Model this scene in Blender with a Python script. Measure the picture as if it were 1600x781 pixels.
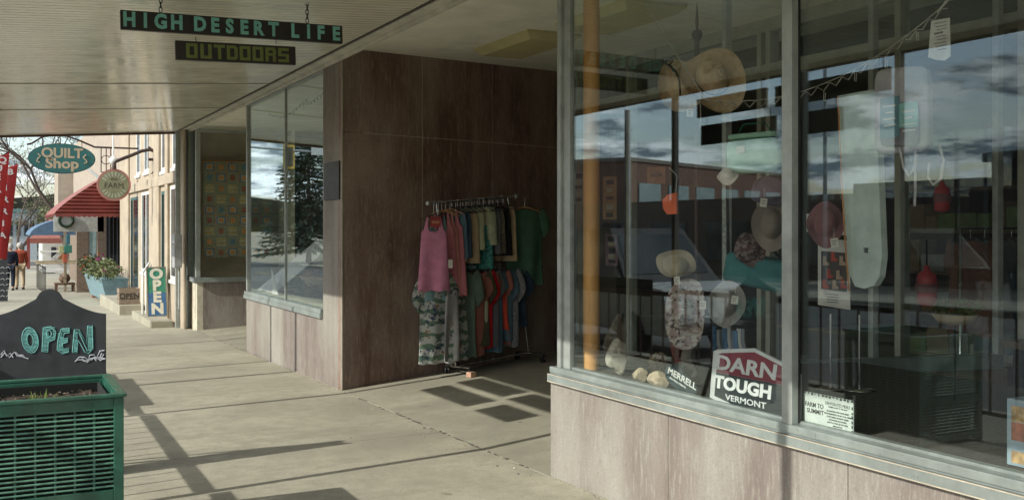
import bpy, bmesh, math, random
from mathutils import Vector, Matrix, Euler, noise
random.seed(11)
for o in list(bpy.data.objects): bpy.data.objects.remove(o)
sc = bpy.context.scene
COL = sc.collection
rad = math.radians
# ------------------------------------------------------------------ camera
F_, PX, HY, H = 1580., 800., 357., 1.6            # focal length / principal column / horizon row of a 1600 px wide frame
TH = math.atan(820/1580.)
S_, C_ = math.sin(TH), math.cos(TH)
cd = bpy.data.cameras.new('camera'); cam = bpy.data.objects.new('camera', cd); COL.objects.link(cam)
cam.location = (0, 0, H); cam.rotation_euler = (rad(90), 0, -TH)
cd.sensor_width = 36; cd.lens = 36*F_/1600; cd.shift_y = (HY-390.5)/1600.
cd.clip_start = .05; cd.clip_end = 3000
sc.camera = cam
# ------------------------------------------------------------------ light
SUN = Vector((1, .16, -.6)).normalized()
sd = bpy.data.lights.new('sun', 'SUN'); so = bpy.data.objects.new('sun', sd); COL.objects.link(so)
sd.energy = 2.65; sd.angle = rad(.45); sd.color = (.98, .965, .86)
so.rotation_euler = SUN.to_track_quat('-Z', 'Y').to_euler(); so.location = (-20, -3, 15)
w = bpy.data.worlds.new('World'); sc.world = w; w.use_nodes = True
nt = w.node_tree; N = nt.nodes; L = nt.links; N.clear()
wo = N.new('ShaderNodeOutputWorld'); bg = N.new('ShaderNodeBackground')
sky = N.new('ShaderNodeTexSky'); sky.sky_type = 'NISHITA'; sky.sun_disc = False
sky.sun_elevation = math.asin(-SUN.z); sky.sun_rotation = math.atan2(-SUN.x, -SUN.y) % (2*math.pi)
sky.dust_density = 1.5; sky.ozone_density = 1.5
tc = N.new('ShaderNodeTexCoord'); sp = N.new('ShaderNodeSeparateXYZ'); L.new(tc.outputs['Generated'], sp.inputs[0])
ad = N.new('ShaderNodeMath'); ad.operation = 'ADD'; ad.inputs[1].default_value = .16; L.new(sp.outputs[2], ad.inputs[0])
mx_ = N.new('ShaderNodeMath'); mx_.operation = 'MAXIMUM'; mx_.inputs[1].default_value = .05; L.new(ad.outputs[0], mx_.inputs[0])
dv = N.new('ShaderNodeVectorMath'); dv.operation = 'DIVIDE'; cb = N.new('ShaderNodeCombineXYZ')
for k in range(3): L.new(mx_.outputs[0], cb.inputs[k])
L.new(tc.outputs['Generated'], dv.inputs[0]); L.new(cb.outputs[0], dv.inputs[1])
def wnoise(scale, detail, lo, hi, off):
    m = N.new('ShaderNodeMapping'); m.inputs['Location'].default_value = off; L.new(dv.outputs[0], m.inputs[0])
    n = N.new('ShaderNodeTexNoise'); n.inputs['Scale'].default_value = scale; n.inputs['Detail'].default_value = detail
    n.inputs['Roughness'].default_value = .58; L.new(m.outputs[0], n.inputs[0])
    r = N.new('ShaderNodeMapRange'); r.inputs[1].default_value = lo; r.inputs[2].default_value = hi; L.new(n.outputs[0], r.inputs[0])
    return r.outputs[0]
cl = wnoise(2.4, 10, .47, .55, (3.3, 1.7, 0)); dk = wnoise(3.2, 9, .43, .56, (8.1, 4.4, 0))
cc = N.new('ShaderNodeMixRGB'); cc.inputs[1].default_value = (7.4, 7.8, 7.9, 1); cc.inputs[2].default_value = (1.4, 1.8, 2.1, 1); L.new(dk, cc.inputs[0])
mm = N.new('ShaderNodeMixRGB'); L.new(cl, mm.inputs[0]); L.new(sky.outputs[0], mm.inputs[1]); L.new(cc.outputs[0], mm.inputs[2])
L.new(mm.outputs[0], bg.inputs[0]); bg.inputs[1].default_value = .15; L.new(bg.outputs[0], wo.inputs[0])
vs = sc.view_settings; vs.view_transform = 'Standard'; vs.look = 'None'; vs.exposure = .84; vs.gamma = 1; vs.use_curve_mapping = False
cy = sc.cycles; cy.max_bounces = 10; cy.transparent_max_bounces = 24; cy.glossy_bounces = 4; cy.diffuse_bounces = 6
cy.caustics_reflective = False; cy.caustics_refractive = False; cy.sample_clamp_indirect = 6

# ------------------------------------------------------------------ survey helpers: a pixel of the photo on a known plane -> a world point
def ray(x, y):
    u = (x-PX)/F_; return (S_+u*C_, C_-u*S_, (HY-y)/F_)
def at_x(x, y, X): a = ray(x, y); t = X/a[0]; return Vector((X, a[1]*t, H+a[2]*t))
def at_y(x, y, Y): a = ray(x, y); t = Y/a[1]; return Vector((a[0]*t, Y, H+a[2]*t))
def gz(Y): return -.0143*(min(max(Y, -30), 70)-5.68)
def rz(X, Y): return gz(Y)+.055*max(0, X-3.24)
# ------------------------------------------------------------------ mesh builder
class MB:
    def __init__(s): s.v = []; s.f = []; s.m = []; s.sm = []
    def add(s, vs_, fs, mi=0, smooth=False):
        b = len(s.v); s.v += [Vector(p) for p in vs_]
        for f in fs: s.f.append([b+i for i in f]); s.m.append(mi); s.sm.append(smooth)
        return s
    def bm(s, bm, M=None, mi=0, smooth=False):
        bm.verts.ensure_lookup_table(); bm.verts.index_update()
        s.add([(M @ v.co) if M else v.co.copy() for v in bm.verts], [[v.index for v in f.verts] for f in bm.faces], mi, smooth); bm.free(); return s
    def box(s, a, b, bv=0, M=None, mi=0):
        a, b = Vector(a), Vector(b); bm = bmesh.new(); bmesh.ops.create_cube(bm, size=1)
        for v in bm.verts:
            v.co = Vector(((a[i]+b[i])/2+v.co[i]*abs(b[i]-a[i]) for i in range(3)))
        if bv: bmesh.ops.bevel(bm, geom=list(bm.edges), offset=bv, segments=2, affect='EDGES', profile=.6)
        return s.bm(bm, M, mi)
    def tube(s, pts, r, n=8, mi=0, cap=True, flat=None):
        pts = [Vector(p) for p in pts]; rs = r if isinstance(r, (list, tuple)) else [r]*len(pts)
        vs_ = []; up = Vector((0, 0, 1)); pn = None
        for i, p in enumerate(pts):
            t = (pts[min(i+1, len(pts)-1)]-pts[max(i-1, 0)])
            if t.length < 1e-9: t = Vector((0, 0, 1))
            t.normalize()
            a = t.cross(up if abs(t.z) < .95 else Vector((1, 0, 0))) if pn is None else pn-t*pn.dot(t)
            if a.length < 1e-6: a = t.orthogonal()
            a.normalize(); pn = a; c = t.cross(a)
            for k in range(n):
                q = 2*math.pi*k/n; vs_.append(p+(a*math.cos(q)+c*math.sin(q)*(flat or 1))*rs[i])
        fs = [[i*n+k, i*n+(k+1) % n, (i+1)*n+(k+1) % n, (i+1)*n+k] for i in range(len(pts)-1) for k in range(n)]
        s.add(vs_, fs, mi, True)
        if cap: s.add(vs_[:n], [list(range(n))[::-1]], mi); s.add(vs_[-n:], [list(range(n))], mi)
        return s
    def lathe(s, prof, n=24, M=None, mi=0, smooth=True):          # profile of (radius, z)
        vs_ = []
        for r, z in prof:
            for k in range(n):
                q = 2*math.pi*k/n; p = Vector((r*math.cos(q), r*math.sin(q), z)); vs_.append(M @ p if M else p)
        fs = [[i*n+k, i*n+(k+1) % n, (i+1)*n+(k+1) % n, (i+1)*n+k] for i in range(len(prof)-1) for k in range(n)]
        return s.add(vs_, fs, mi, smooth)
    def prism(s, poly, d, M, mi=0, z0=0):                           # polygon in local xy, thickness along local z
        n = len(poly); vs_ = [M @ Vector((x, y, z0)) for x, y in poly]+[M @ Vector((x, y, z0+d)) for x, y in poly]
        fs = [list(range(n))[::-1], [n+i for i in range(n)]]+[[i, (i+1) % n, n+(i+1) % n, n+i] for i in range(n)]
        return s.add(vs_, fs, mi)
    def grid(s, fn, nu, nv, mi=0, smooth=True, closed_u=False):
        vs_ = [fn(i/nu, j/nv) for j in range(nv+1) for i in range(nu+(0 if closed_u else 1))]; W_ = nu if closed_u else nu+1
        fs = [[j*W_+i, j*W_+(i+1) % W_, (j+1)*W_+(i+1) % W_, (j+1)*W_+i] for j in range(nv) for i in range(nu)]
        return s.add(vs_, fs, mi, smooth)
WM = {}
def link(name, mb, mats, parent=None):
    if isinstance(mats, bpy.types.Material): mats = [mats]
    me = bpy.data.meshes.new(name)
    xs = mb.v
    if parent is None:
        lo = [min(p[i] for p in xs) for i in range(3)]; hi = [max(p[i] for p in xs) for i in range(3)]
        M = Matrix.Translation(((lo[0]+hi[0])/2, (lo[1]+hi[1])/2, lo[2]))
    else: M = WM[parent.name]
    I = M.inverted()
    me.from_pydata([tuple(I @ p) for p in xs], [], mb.f)
    for m in mats: me.materials.append(m)
    me.polygons.foreach_set('material_index', mb.m); me.polygons.foreach_set('use_smooth', mb.sm); me.update()
    o = bpy.data.objects.new(name, me); COL.objects.link(o)
    if parent is None: o.matrix_world = M; o.location = M.translation
    else: o.parent = parent
    WM[o.name] = M
    return o
def tag(o, label=None, cat=None, group=None, kind=None):
    if label: o['label'] = label
    if cat: o['category'] = cat
    if group: o['group'] = group
    if kind: o['kind'] = kind
    return o
def thing(name, label, cat, loc, rz_=0, group=None):
    o = bpy.data.objects.new(name, None); COL.objects.link(o); o.location = loc; o.rotation_euler = (0, 0, rz_); o.empty_display_size = .1
    WM[o.name] = Matrix.Translation(loc) @ Matrix.Rotation(rz_, 4, 'Z')
    return tag(o, label, cat, group)
def copy_tree(o, parent=None):
    c = o.copy(); COL.objects.link(c); c.parent = parent
    for ch in list(o.children): copy_tree(ch, c)
    return c
def struct(name, mb, m, kind='structure'): return tag(link(name, mb, m), kind=kind)
def frame_(o, ex, ey):                                              # matrix whose x/y axes are ex/ey
    ex = Vector(ex).normalized(); ey = Vector(ey); ey = (ey-ex*ey.dot(ex)).normalized(); ez = ex.cross(ey)
    M = Matrix((ex, ey, ez)).transposed().to_4x4(); M.translation = Vector(o); return M
def text_bm(txt, size, M, ext=.001, off=0., ax='CENTER', sx=1, shear=0, space=1):
    c = bpy.data.curves.new('t', 'FONT'); c.body = txt; c.size = size; c.extrude = ext; c.offset = off; c.align_x = ax; c.align_y = 'CENTER'; c.shear = shear; c.space_character = space; c.resolution_u = 3
    o = bpy.data.objects.new('t', c); COL.objects.link(o); dg = bpy.context.evaluated_depsgraph_get(); dg.update()
    me = bpy.data.meshes.new_from_object(o.evaluated_get(dg)); bpy.data.objects.remove(o); bpy.data.curves.remove(c)
    vs_ = [M @ Vector((v.co.x*sx, v.co.y, v.co.z)) for v in me.vertices]; fs = [list(p.vertices) for p in me.polygons]; bpy.data.meshes.remove(me)
    return vs_, fs
def text(mb, txt, size, M, **k):
    mi = k.pop('mi', 0); v, f = text_bm(txt, size, M, **k); mb.add(v, f, mi); return mb
# ------------------------------------------------------------------ materials
def newmat(name):
    m = bpy.data.materials.new(name); m.use_nodes = True; nt = m.node_tree; return m, nt.nodes, nt.links, nt.nodes['Principled BSDF']
def tex(Nn, Ll, scale, detail=4, stretch=(1, 1, 1), rough=.55, kind='noise', off=(0, 0, 0)):
    tc = Nn.new('ShaderNodeTexCoord'); mp = Nn.new('ShaderNodeMapping'); mp.inputs['Scale'].default_value = stretch; mp.inputs['Location'].default_value = off
    Ll.new(tc.outputs['Object'], mp.inputs[0])
    n = Nn.new('ShaderNodeTexNoise' if kind == 'noise' else 'ShaderNodeTexVoronoi'); n.inputs['Scale'].default_value = scale
    if kind == 'noise': n.inputs['Detail'].default_value = detail; n.inputs['Roughness'].default_value = rough
    Ll.new(mp.outputs[0], n.inputs[0]); return n.outputs[0]
def rng(Nn, Ll, a, lo, hi, o0=0, o1=1):
    r = Nn.new('ShaderNodeMapRange'); r.inputs[1].default_value = lo; r.inputs[2].default_value = hi; r.inputs[3].default_value = o0; r.inputs[4].default_value = o1
    Ll.new(a, r.inputs[0]); return r.outputs[0]
def mix(Nn, Ll, f, a, b, mode='MIX'):
    m = Nn.new('ShaderNodeMixRGB'); m.blend_type = mode
    for k, v in ((0, f), (1, a), (2, b)):
        if isinstance(v, (int, float)): m.inputs[k].default_value = v
        elif isinstance(v, (tuple, list)): m.inputs[k].default_value = (*v[:3], 1)
        else: Ll.new(v, m.inputs[k])
    return m.outputs[0]
def bump(Nn, Ll, b, h, st=.3, dist=.01):
    n = Nn.new('ShaderNodeBump'); n.inputs['Strength'].default_value = st; n.inputs['Distance'].default_value = dist; Ll.new(h, n.inputs['Height']); Ll.new(n.outputs[0], b.inputs['Normal'])
MC = {}
def mat(name, col, rough=.6, metal=0, var=.15, scale=8, bmp=.15, spec=None, col2=None, st=(1, 1, 1), grime=0):
    if name in MC: return MC[name]
    m, Nn, Ll, b = newmat(name)
    n = tex(Nn, Ll, scale, 5, st)
    a = tuple(c*(1-var) for c in col); c2 = col2 or tuple(min(1, c*(1+var)) for c in col)
    c = mix(Nn, Ll, rng(Nn, Ll, n, .35, .65), a, c2)
    if grime:
        g = tex(Nn, Ll, 2.3, 6, (1, 1, .6), off=(3, 1, 7)); c = mix(Nn, Ll, rng(Nn, Ll, g, .5, .75, 0, grime), c, (.1, .085, .065))
        g2 = tex(Nn, Ll, 55, 2, off=(1, 5, 2)); c = mix(Nn, Ll, rng(Nn, Ll, g2, .68, .72, 0, grime), c, (.08, .07, .06))
    Ll.new(c, b.inputs['Base Color']); b.inputs['Metallic'].default_value = metal
    Ll.new(rng(Nn, Ll, n, .3, .7, max(.03, rough-.08), min(1, rough+.08)), b.inputs['Roughness'])
    if spec is not None: b.inputs['Specular IOR Level'].default_value = spec
    if bmp: bump(Nn, Ll, b, tex(Nn, Ll, scale*6, 3, st), bmp, .004)
    MC[name] = m; return m
def fabric(name, col, var=.12, rough=.9): return mat('cloth_'+name, col, rough, 0, var, 9, .5, spec=.15)
def stone(name, base, pale, dark, streak, rough, spec):
    m, Nn, Ll, b = newmat(name)
    s1 = tex(Nn, Ll, 7, 6, (1, 1, .06), .7); s2 = tex(Nn, Ll, 1.6, 4, (1, 1, .5), .5, off=(5, 2, 1)); s3 = tex(Nn, Ll, 42, 3, (1, 1, .16), .6, off=(2, 8, 3))
    s4 = tex(Nn, Ll, 160, 2, (1, 1, .12), .6, off=(1, 1, 9)); s5 = tex(Nn, Ll, 26, 5, (1, 1, .8), .7, off=(4, 1, 1))
    c = mix(Nn, Ll, rng(Nn, Ll, s1, .32, .66), dark, base)
    c = mix(Nn, Ll, rng(Nn, Ll, s2, .42, .68, 0, streak), c, pale)
    c = mix(Nn, Ll, rng(Nn, Ll, s3, .5, .72, 0, streak*.8), c, pale)
    c = mix(Nn, Ll, rng(Nn, Ll, s4, .66, .72, 0, .4), c, tuple(min(1, x*1.5) for x in pale))
    c = mix(Nn, Ll, rng(Nn, Ll, s5, .55, .75, 0, .45), c, dark); s6 = tex(Nn, Ll, 230, 2, (1, 1, .35), .6, off=(6, 1, 2)); c = mix(Nn, Ll, rng(Nn, Ll, s6, .48, .7, 0, .5), c, tuple(x*.6 for x in base))
    v = tex(Nn, Ll, 34, kind='voronoi', stretch=(1, 1, .45)); c = mix(Nn, Ll, rng(Nn, Ll, v, .03, .07, .5, 0), c, tuple(min(1, x*1.35) for x in pale))
    Ll.new(c, b.inputs['Base Color']); Ll.new(rng(Nn, Ll, s3, .3, .7, rough-.1, rough+.15), b.inputs['Roughness']); b.inputs['Specular IOR Level'].default_value = spec
    bump(Nn, Ll, b, s3, .25, .003); return m
STONE = stone('weathered_marble', (.255, .218, .196), (.38, .365, .32), (.165, .132, .118), .8, .65, .3)
STONE_D = stone('dark_marble', (.24, .150, .118), (.46, .37, .30), (.115, .068, .053), .62, .42, .4)
def concrete(name, base, s=1.):
    m, Nn, Ll, b = newmat(name)
    n1 = tex(Nn, Ll, .9, 6); n2 = tex(Nn, Ll, 7, 6, rough=.7, off=(3, 3, 3)); n3 = tex(Nn, Ll, 140, 2); n4 = tex(Nn, Ll, 3.1, 4, off=(9, 1, 2)); n5 = tex(Nn, Ll, 1.7, 8, (.45, 1, 1), .75, off=(7, 7, 1))
    c = mix(Nn, Ll, rng(Nn, Ll, n1, .35, .65), tuple(x*.80 for x in base), tuple(x*1.16 for x in base))
    c = mix(Nn, Ll, rng(Nn, Ll, n2, .42, .68, 0, .6), c, tuple(x*.68 for x in base))
    c = mix(Nn, Ll, rng(Nn, Ll, n3, .42, .72, 0, .6), c, tuple(x*.45 for x in base))
    c = mix(Nn, Ll, rng(Nn, Ll, n4, .70, .74, 0, .55), c, tuple(x*.35 for x in base))
    c = mix(Nn, Ll, rng(Nn, Ll, n5, .53, .63, 0, .5), c, tuple(x*.62 for x in base))
    sp_ = tex(Nn, Ll, 1.6, kind='voronoi'); c = mix(Nn, Ll, rng(Nn, Ll, sp_, .022, .03, .75, 0), c, (.05, .045, .04))
    Ll.new(c, b.inputs['Base Color']); b.inputs['Roughness'].default_value = .85; b.inputs['Specular IOR Level'].default_value = .25
    bump(Nn, Ll, b, n3, .35, .004); return m
CONC = concrete('sidewalk_concrete', (.43, .40, .315)); CONC_R = concrete('ramp_concrete', (.39, .365, .285))
ASPH = concrete('asphalt', (.15, .148, .14))
DIRT = mat('dry_ground', (.30, .26, .19), .95, var=.3, scale=2)
GAP = mat('joint_filler', (.11, .10, .085), .95, var=.4, scale=30)
SOFFIT = mat('painted_soffit', (.80, .79, .66), .16, var=.06, scale=3, bmp=.05, spec=.7, grime=.12)
CEIL = mat('ceiling_plaster', (.87, .86, .74), .8, var=.06, scale=3, bmp=.2, grime=.15)
TRIM = mat('trim_paint', (.62, .60, .52), .5, var=.12, scale=6, grime=.3)
ALU = mat('aluminium_frame', (.37, .395, .375), .42, .25, .12, 12, .08, grime=.25)
ALU2 = mat('aluminium_sill', (.29, .325, .31), .45, .25, .12, 9, .08, grime=.35)
STUCCO = mat('cream_stucco', (.42, .35, .265), .92, var=.12, scale=3, bmp=.6, grime=.15)
STUCCO2 = mat('pale_stucco', (.38, .32, .26), .92, var=.1, scale=3, bmp=.6, grime=.12)
WHITE = mat('white_paint', (.72, .72, .68), .5, var=.06, scale=6)
BLACKM = mat('black_metal', (.02, .02, .022), .45, .3, .2, 20)
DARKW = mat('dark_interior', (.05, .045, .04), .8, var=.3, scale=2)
CHROME = mat('chrome', (.62, .62, .62), .22, 1, .1, 20, .03)
WOODH = mat('hanger_wood', (.42, .22, .10), .5, 0, .2, 14, st=(1, 1, 4))
BLACKP = mat('black_plastic', (.015, .015, .016), .4, var=.2)
GREEN = mat('green_painted_metal', (.024, .105, .068), .34, 0, .25, 10, .25, grime=.45)
def glassm(name, f0, f1, tint, pw=3.):
    m, Nn, Ll, b = newmat(name); Nn.remove(b); out = Nn['Material Output']
    lw = Nn.new('ShaderNodeLayerWeight'); lw.inputs[0].default_value = .5
    p = Nn.new('ShaderNodeMath'); p.operation = 'POWER'; p.inputs[1].default_value = pw; Ll.new(lw.outputs['Facing'], p.inputs[0])
    f = rng(Nn, Ll, p.outputs[0], 0, 1, f0, f1)
    t = Nn.new('ShaderNodeBsdfTransparent'); t.inputs[0].default_value = (*tint, 1); g = Nn.new('ShaderNodeBsdfGlossy'); g.inputs['Roughness'].default_value = .0
    g.inputs[0].default_value = (.86, .97, 1, 1)
    mx = Nn.new('ShaderNodeMixShader'); Ll.new(f, mx.inputs[0]); Ll.new(t.outputs[0], mx.inputs[1]); Ll.new(g.outputs[0], mx.inputs[2])
    # dust specks on the pane
    d = Nn.new('ShaderNodeBsdfDiffuse'); d.inputs[0].default_value = (.55, .52, .45, 1)
    v = tex(Nn, Ll, 95, kind='voronoi'); lo = tex(Nn, Ll, 2.5, 3); dd = rng(Nn, Ll, v, .10, .14, .5, .003)
    mu = Nn.new('ShaderNodeMath'); mu.operation = 'MULTIPLY'; Ll.new(dd, mu.inputs[0]); Ll.new(rng(Nn, Ll, lo, .48, .68, .15, .9), mu.inputs[1])
    m2 = Nn.new('ShaderNodeMixShader'); Ll.new(mu.outputs[0], m2.inputs[0]); Ll.new(mx.outputs[0], m2.inputs[1]); Ll.new(d.outputs[0], m2.inputs[2])
    Ll.new(m2.outputs[0], out.inputs[0]); return m
GLASS = glassm('window_glass', .042, .60, (.97, .985, .975), 2.5)
GLASS_S = glassm('side_glass', .015, .4, (.95, .97, .96), 4)
CARGL = mat('tinted_glass', (.02, .025, .03), .06, 0, .1, 3, 0, spec=.9)
def text_mat(n, c, r=.6): return mat('ink_'+n, c, r, var=.1, scale=20, bmp=.05)
def box_obj(name, a, b, m, parent=None, bv=0): return link(name, MB().box(a, b, bv), m, parent)

# ================================================================== THE SETTING
YS = [-30, -10, 0, 5.68, 20, 40, 70]
def strip(X0, X1, ys, dz=0., zf=None, y1=None):
    mb = MB(); zf = zf or (lambda x, y: gz(y))
    vs_ = []
    for y in ys: vs_ += [(X0, y, zf(X0, y)+dz), (X1, y, zf(X1, y)+dz)]
    mb.add(vs_, [[2*i, 2*i+1, 2*i+3, 2*i+2] for i in range(len(ys)-1)]); return mb
g = MB(); ys = [-400]+YS+[120, 600, 2000]
vs_ = []
for y in ys: vs_ += [(-2000, y, gz(y)-.16), (2000, y, gz(y)-.16)]
g.add(vs_, [[2*i, 2*i+1, 2*i+3, 2*i+2] for i in range(len(ys)-1)]); struct('ground', g, DIRT)
struct('road', strip(-12.5, -1.35, YS+[130], -.14), ASPH)
mk = MB()
for k in range(-4, 20):
    for X in (-6.9,):
        y0 = k*6.; mk.add([(X-.06, y0, gz(y0)-.135), (X+.06, y0, gz(y0)-.135), (X+.06, y0+3, gz(y0+3)-.135), (X-.06, y0+3, gz(y0+3)-.135)], [[0, 1, 2, 3]])
struct('road_markings', mk, mat('road_yellow', (.55, .42, .08), .7))
kb = MB()
for a, b in zip(YS[:-1], YS[1:]):
    for x0, x1 in ((-1.35, -1.2), (-12.65, -12.5)):
        kb.add([(x0, a, gz(a)-.16), (x1, a, gz(a)-.16), (x1, a, gz(a)+.002), (x0, a, gz(a)+.002), (x0, b, gz(b)-.16), (x1, b, gz(b)-.16), (x1, b, gz(b)+.002), (x0, b, gz(b)+.002)],
               [[0, 1, 2, 3], [4, 7, 6, 5], [0, 3, 7, 4], [1, 5, 6, 2], [3, 2, 6, 7]])
struct('kerb', kb, CONC)
struct('far_sidewalk', strip(-16, -12.65, YS, 0), CONC)
struct('pavement_bed', strip(-1.2, 3.24, YS, -.022), GAP)
# concrete slabs with open joints, the long joint lies on the building line
sl = MB(); js = [7.43-3*5, 7.43-12, 7.43-9, 7.43-6, 7.43-3, 7.43, 10.42, 13.4, 16.3, 19.12, 22.1, 25.1, 28.1, 31, 34, 37, 40, 43, 50, 60, 69]
def slab(mb, x0, x1, y0, y1, zf, g_=.0022, th=.02):
    random.seed(int(x0*100+y0*37)); nx, ny = 6, 10
    top = []
    for j in range(ny+1):
        for i in range(nx+1):
            x = x0+(x1-x0)*i/nx; y = y0+(y1-y0)*j/ny; e = g_
            if i == 0: x += e+random.uniform(0, .002)
            if i == nx: x -= e+random.uniform(0, .004)
            if j == 0: y += e+random.uniform(0, .003)
            if j == ny: y -= e+random.uniform(0, .003)
            top.append(Vector((x, y, zf(x, y))))
    fs = [[j*(nx+1)+i, j*(nx+1)+i+1, (j+1)*(nx+1)+i+1, (j+1)*(nx+1)+i] for j in range(ny) for i in range(nx)]
    mb.add(top, fs)
    ring = [i for i in range(nx+1)]+[(j)*(nx+1)+nx for j in range(1, ny+1)]+[ny*(nx+1)+i for i in range(nx-1, -1, -1)]+[j*(nx+1) for j in range(ny-1, 0, -1)]
    vv = [top[i] for i in ring]; n = len(vv); mb.add(vv+[p-Vector((0, 0, th)) for p in vv], [[i, n+i, n+(i+1) % n, (i+1) % n] for i in range(n)])
for a, b in zip(js[:-1], js[1:]):
    slab(sl, -1.19, 1.02, a, b, lambda x, y: gz(y)) if a > 33 else slab(sl, -1.19, 3.22, a, b, lambda x, y: gz(y))
    if a > 33: slab(sl, 1.02, 3.22, a, b, lambda x, y: gz(y))
struct('sidewalk', sl, CONC)
rp = MB(); slab(rp, 3.225, 7.2, 4.3, 11.9, rz, .004); struct('entry_ramp', rp, CONC_R)
rp = MB(); slab(rp, 3.225, 7.2, 14.4, 18.3, rz, .004); struct('second_entry_ramp', rp, CONC_R)
# crumbled patching along the long joint
cr = MB(); random.seed(4)
for k in range(150):
    y = random.choice((random.uniform(5.8, 9.9), random.uniform(6.4, 8.4), random.uniform(14.2, 18))); x = 3.222+random.gauss(0, .008)
    r = random.uniform(.004, .017); n = 6; c = Vector((x, y, gz(y)+.001))
    ring = [c+Vector((math.cos(q)*r*random.uniform(.6, 1.2), math.sin(q)*r*random.uniform(1, 2.4), 0)) for q in [2*math.pi*i/n for i in range(n)]]
    cr.add(ring+[c+Vector((0, 0, r*.25))], [[i, (i+1) % n, n] for i in range(n)])
struct('joint_rubble', cr, GAP, 'stuff')
gt = MB(); random.seed(31)
for k in range(420):
    y = random.choice((random.uniform(10.0, 14.4), random.uniform(2.5, 5.7), random.uniform(5.7, 10), random.uniform(3, 14))); x = 3.225-abs(random.gauss(0, .035)) if y > 10 or y < 5.7 else random.uniform(.9, 4.6) if random.random() < .3 else 3.21-abs(random.gauss(0, .12))
    r_ = random.uniform(.002, .006)*(1 if random.random() < .93 else 2.2); c = Vector((x, y, (rz(x, y))+.0005)); q0 = random.uniform(0, 3)
    ring = [c+Vector((math.cos(q0+q)*r_*random.uniform(.6, 1.3), math.sin(q0+q)*r_*random.uniform(.8, 1.9), 0)) for q in [2*math.pi*i/5 for i in range(5)]]; gt.add(ring+[c+Vector((0, 0, r_*.6))], [[i, (i+1) % 5, 5] for i in range(5)], k % 3)
tag(link('grit', gt, [GAP, mat('dry_leaf_bits', (.20, .13, .07), .9, var=.4, scale=40), mat('pale_grit', (.5, .46, .4), .9)]), kind='stuff')

# ---------------------------------------------------------------- canopy (a thing: roof over the sidewalk with its posts apart)
def zs(X): return 3.40-.066*(3.24-X)
can = thing('canopy', 'long white canopy over the sidewalk with ribbed painted soffit', 'canopy', (1.4, 8, 3.2))
sf = MB(); y = -4.; prof = []
random.seed(7)
while y < 19.35:
    prof += [(y, 0), (y+.012, .0), (y+.018, -.008), (y+.094, -.0085), (y+.1, 0)]; y += .1
nx = 14; xs_ = [-.33+3.5*i/nx for i in range(nx+1)]; vv = []
for yy, dz in prof:
    for x in xs_:
        vv.append((x, yy, zs(x)+dz+.0012*math.sin(x*3.1+yy*1.7)+.0009*noise.noise((x*2.2, yy*9, 0))))
fs = [[j*(nx+1)+i, (j+1)*(nx+1)+i, (j+1)*(nx+1)+i+1, j*(nx+1)+i+1] for j in range(len(prof)-1) for i in range(nx)]
sf.add(vv, fs, 0, False); link('soffit', sf, SOFFIT, can)
for yy in (3.9, 12.4, 15.2): sm_ = MB().box((-.33, yy-.012, 0), (3.15, yy+.012, .004), M=Matrix(((1, 0, 0, 0), (0, 1, 0, 0), (.066, 0, 1, 3.40-.066*3.24-.0145), (0, 0, 0, 1)))); link('seam_strip', sm_, mat('seam_grey', (.22, .21, .18), .6), can)
rf = MB(); rf.add([(-.42, -4.05, 3.28), (3.24, -4.05, 3.66), (3.24, 19.42, 3.66), (-.42, 19.42, 3.28), (-.42, -4.05, 3.22), (3.24, -4.05, 3.46), (3.24, 19.42, 3.46), (-.42, 19.42, 3.22)],
                  [[0, 1, 2, 3], [4, 7, 6, 5], [0, 4, 5, 1], [2, 6, 7, 3], [1, 5, 6, 2], [0, 3, 7, 4]]); link('roof_deck', rf, TRIM, can)
BRWN = mat('brown_fascia', (.13, .065, .05), .5, var=.2)
link('edge_fascia', MB().box((-.45, -4.1, 3.10), (-.421, 19.46, 3.36), .004), BRWN, can)
fe = MB(); fe.add([(-.42, 19.43, 3.115), (3.2, 19.43, 3.35), (3.2, 19.43, 3.6), (-.42, 19.43, 3.36), (-.42, 19.46, 3.115), (3.2, 19.46, 3.35), (3.2, 19.46, 3.6), (-.42, 19.46, 3.36)],
                  [[0, 1, 2, 3], [4, 7, 6, 5], [0, 4, 5, 1], [2, 6, 7, 3], [1, 5, 6, 2], [0, 3, 7, 4]]); link('end_fascia', fe, BRWN, can)
tr = MB(); tr.box((3.10, -4, 3.355), (3.232, 19.35, 3.47), .006); tr.box((3.19, -4, 3.325), (3.236, 19.35, 3.353), .003); link('wall_trim', tr, TRIM, can)
link('trim_groove', MB().box((3.075, -4, 3.372), (3.098, 19.35, 3.395)), mat('groove_dark', (.07, .06, .05), .8), can)
POSTM = mat('post_paint', (.16, .13, .11), .5, var=.2)
p0 = None
for k in range(6):
    Y = 2.95+3.155*k
    if p0 is None:
        p0 = thing('canopy_post', 'x', 'post', (-.33, Y, gz(Y)), 0, 'canopy posts along the kerb')
        link('shaft', MB().box((-.36, Y-.03, gz(Y)+.012), (-.30, Y+.03, gz(Y)+3.24), .004), POSTM, p0)
        link('base_plate', MB().box((-.41, Y-.08, gz(Y)), (-.25, Y+.08, gz(Y)+.012), .003), POSTM, p0); c = p0
    else: c = copy_tree(p0); c.location = (-.33, Y, gz(Y))
    c['label'] = ['square brown canopy post beside the camera, first in the row', 'square brown canopy post second from the camera', 'square brown canopy post third from the camera', 'square brown canopy post fourth from the camera', 'square brown canopy post fifth from the camera', 'square brown canopy post last in the row near the far end'][k]
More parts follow.
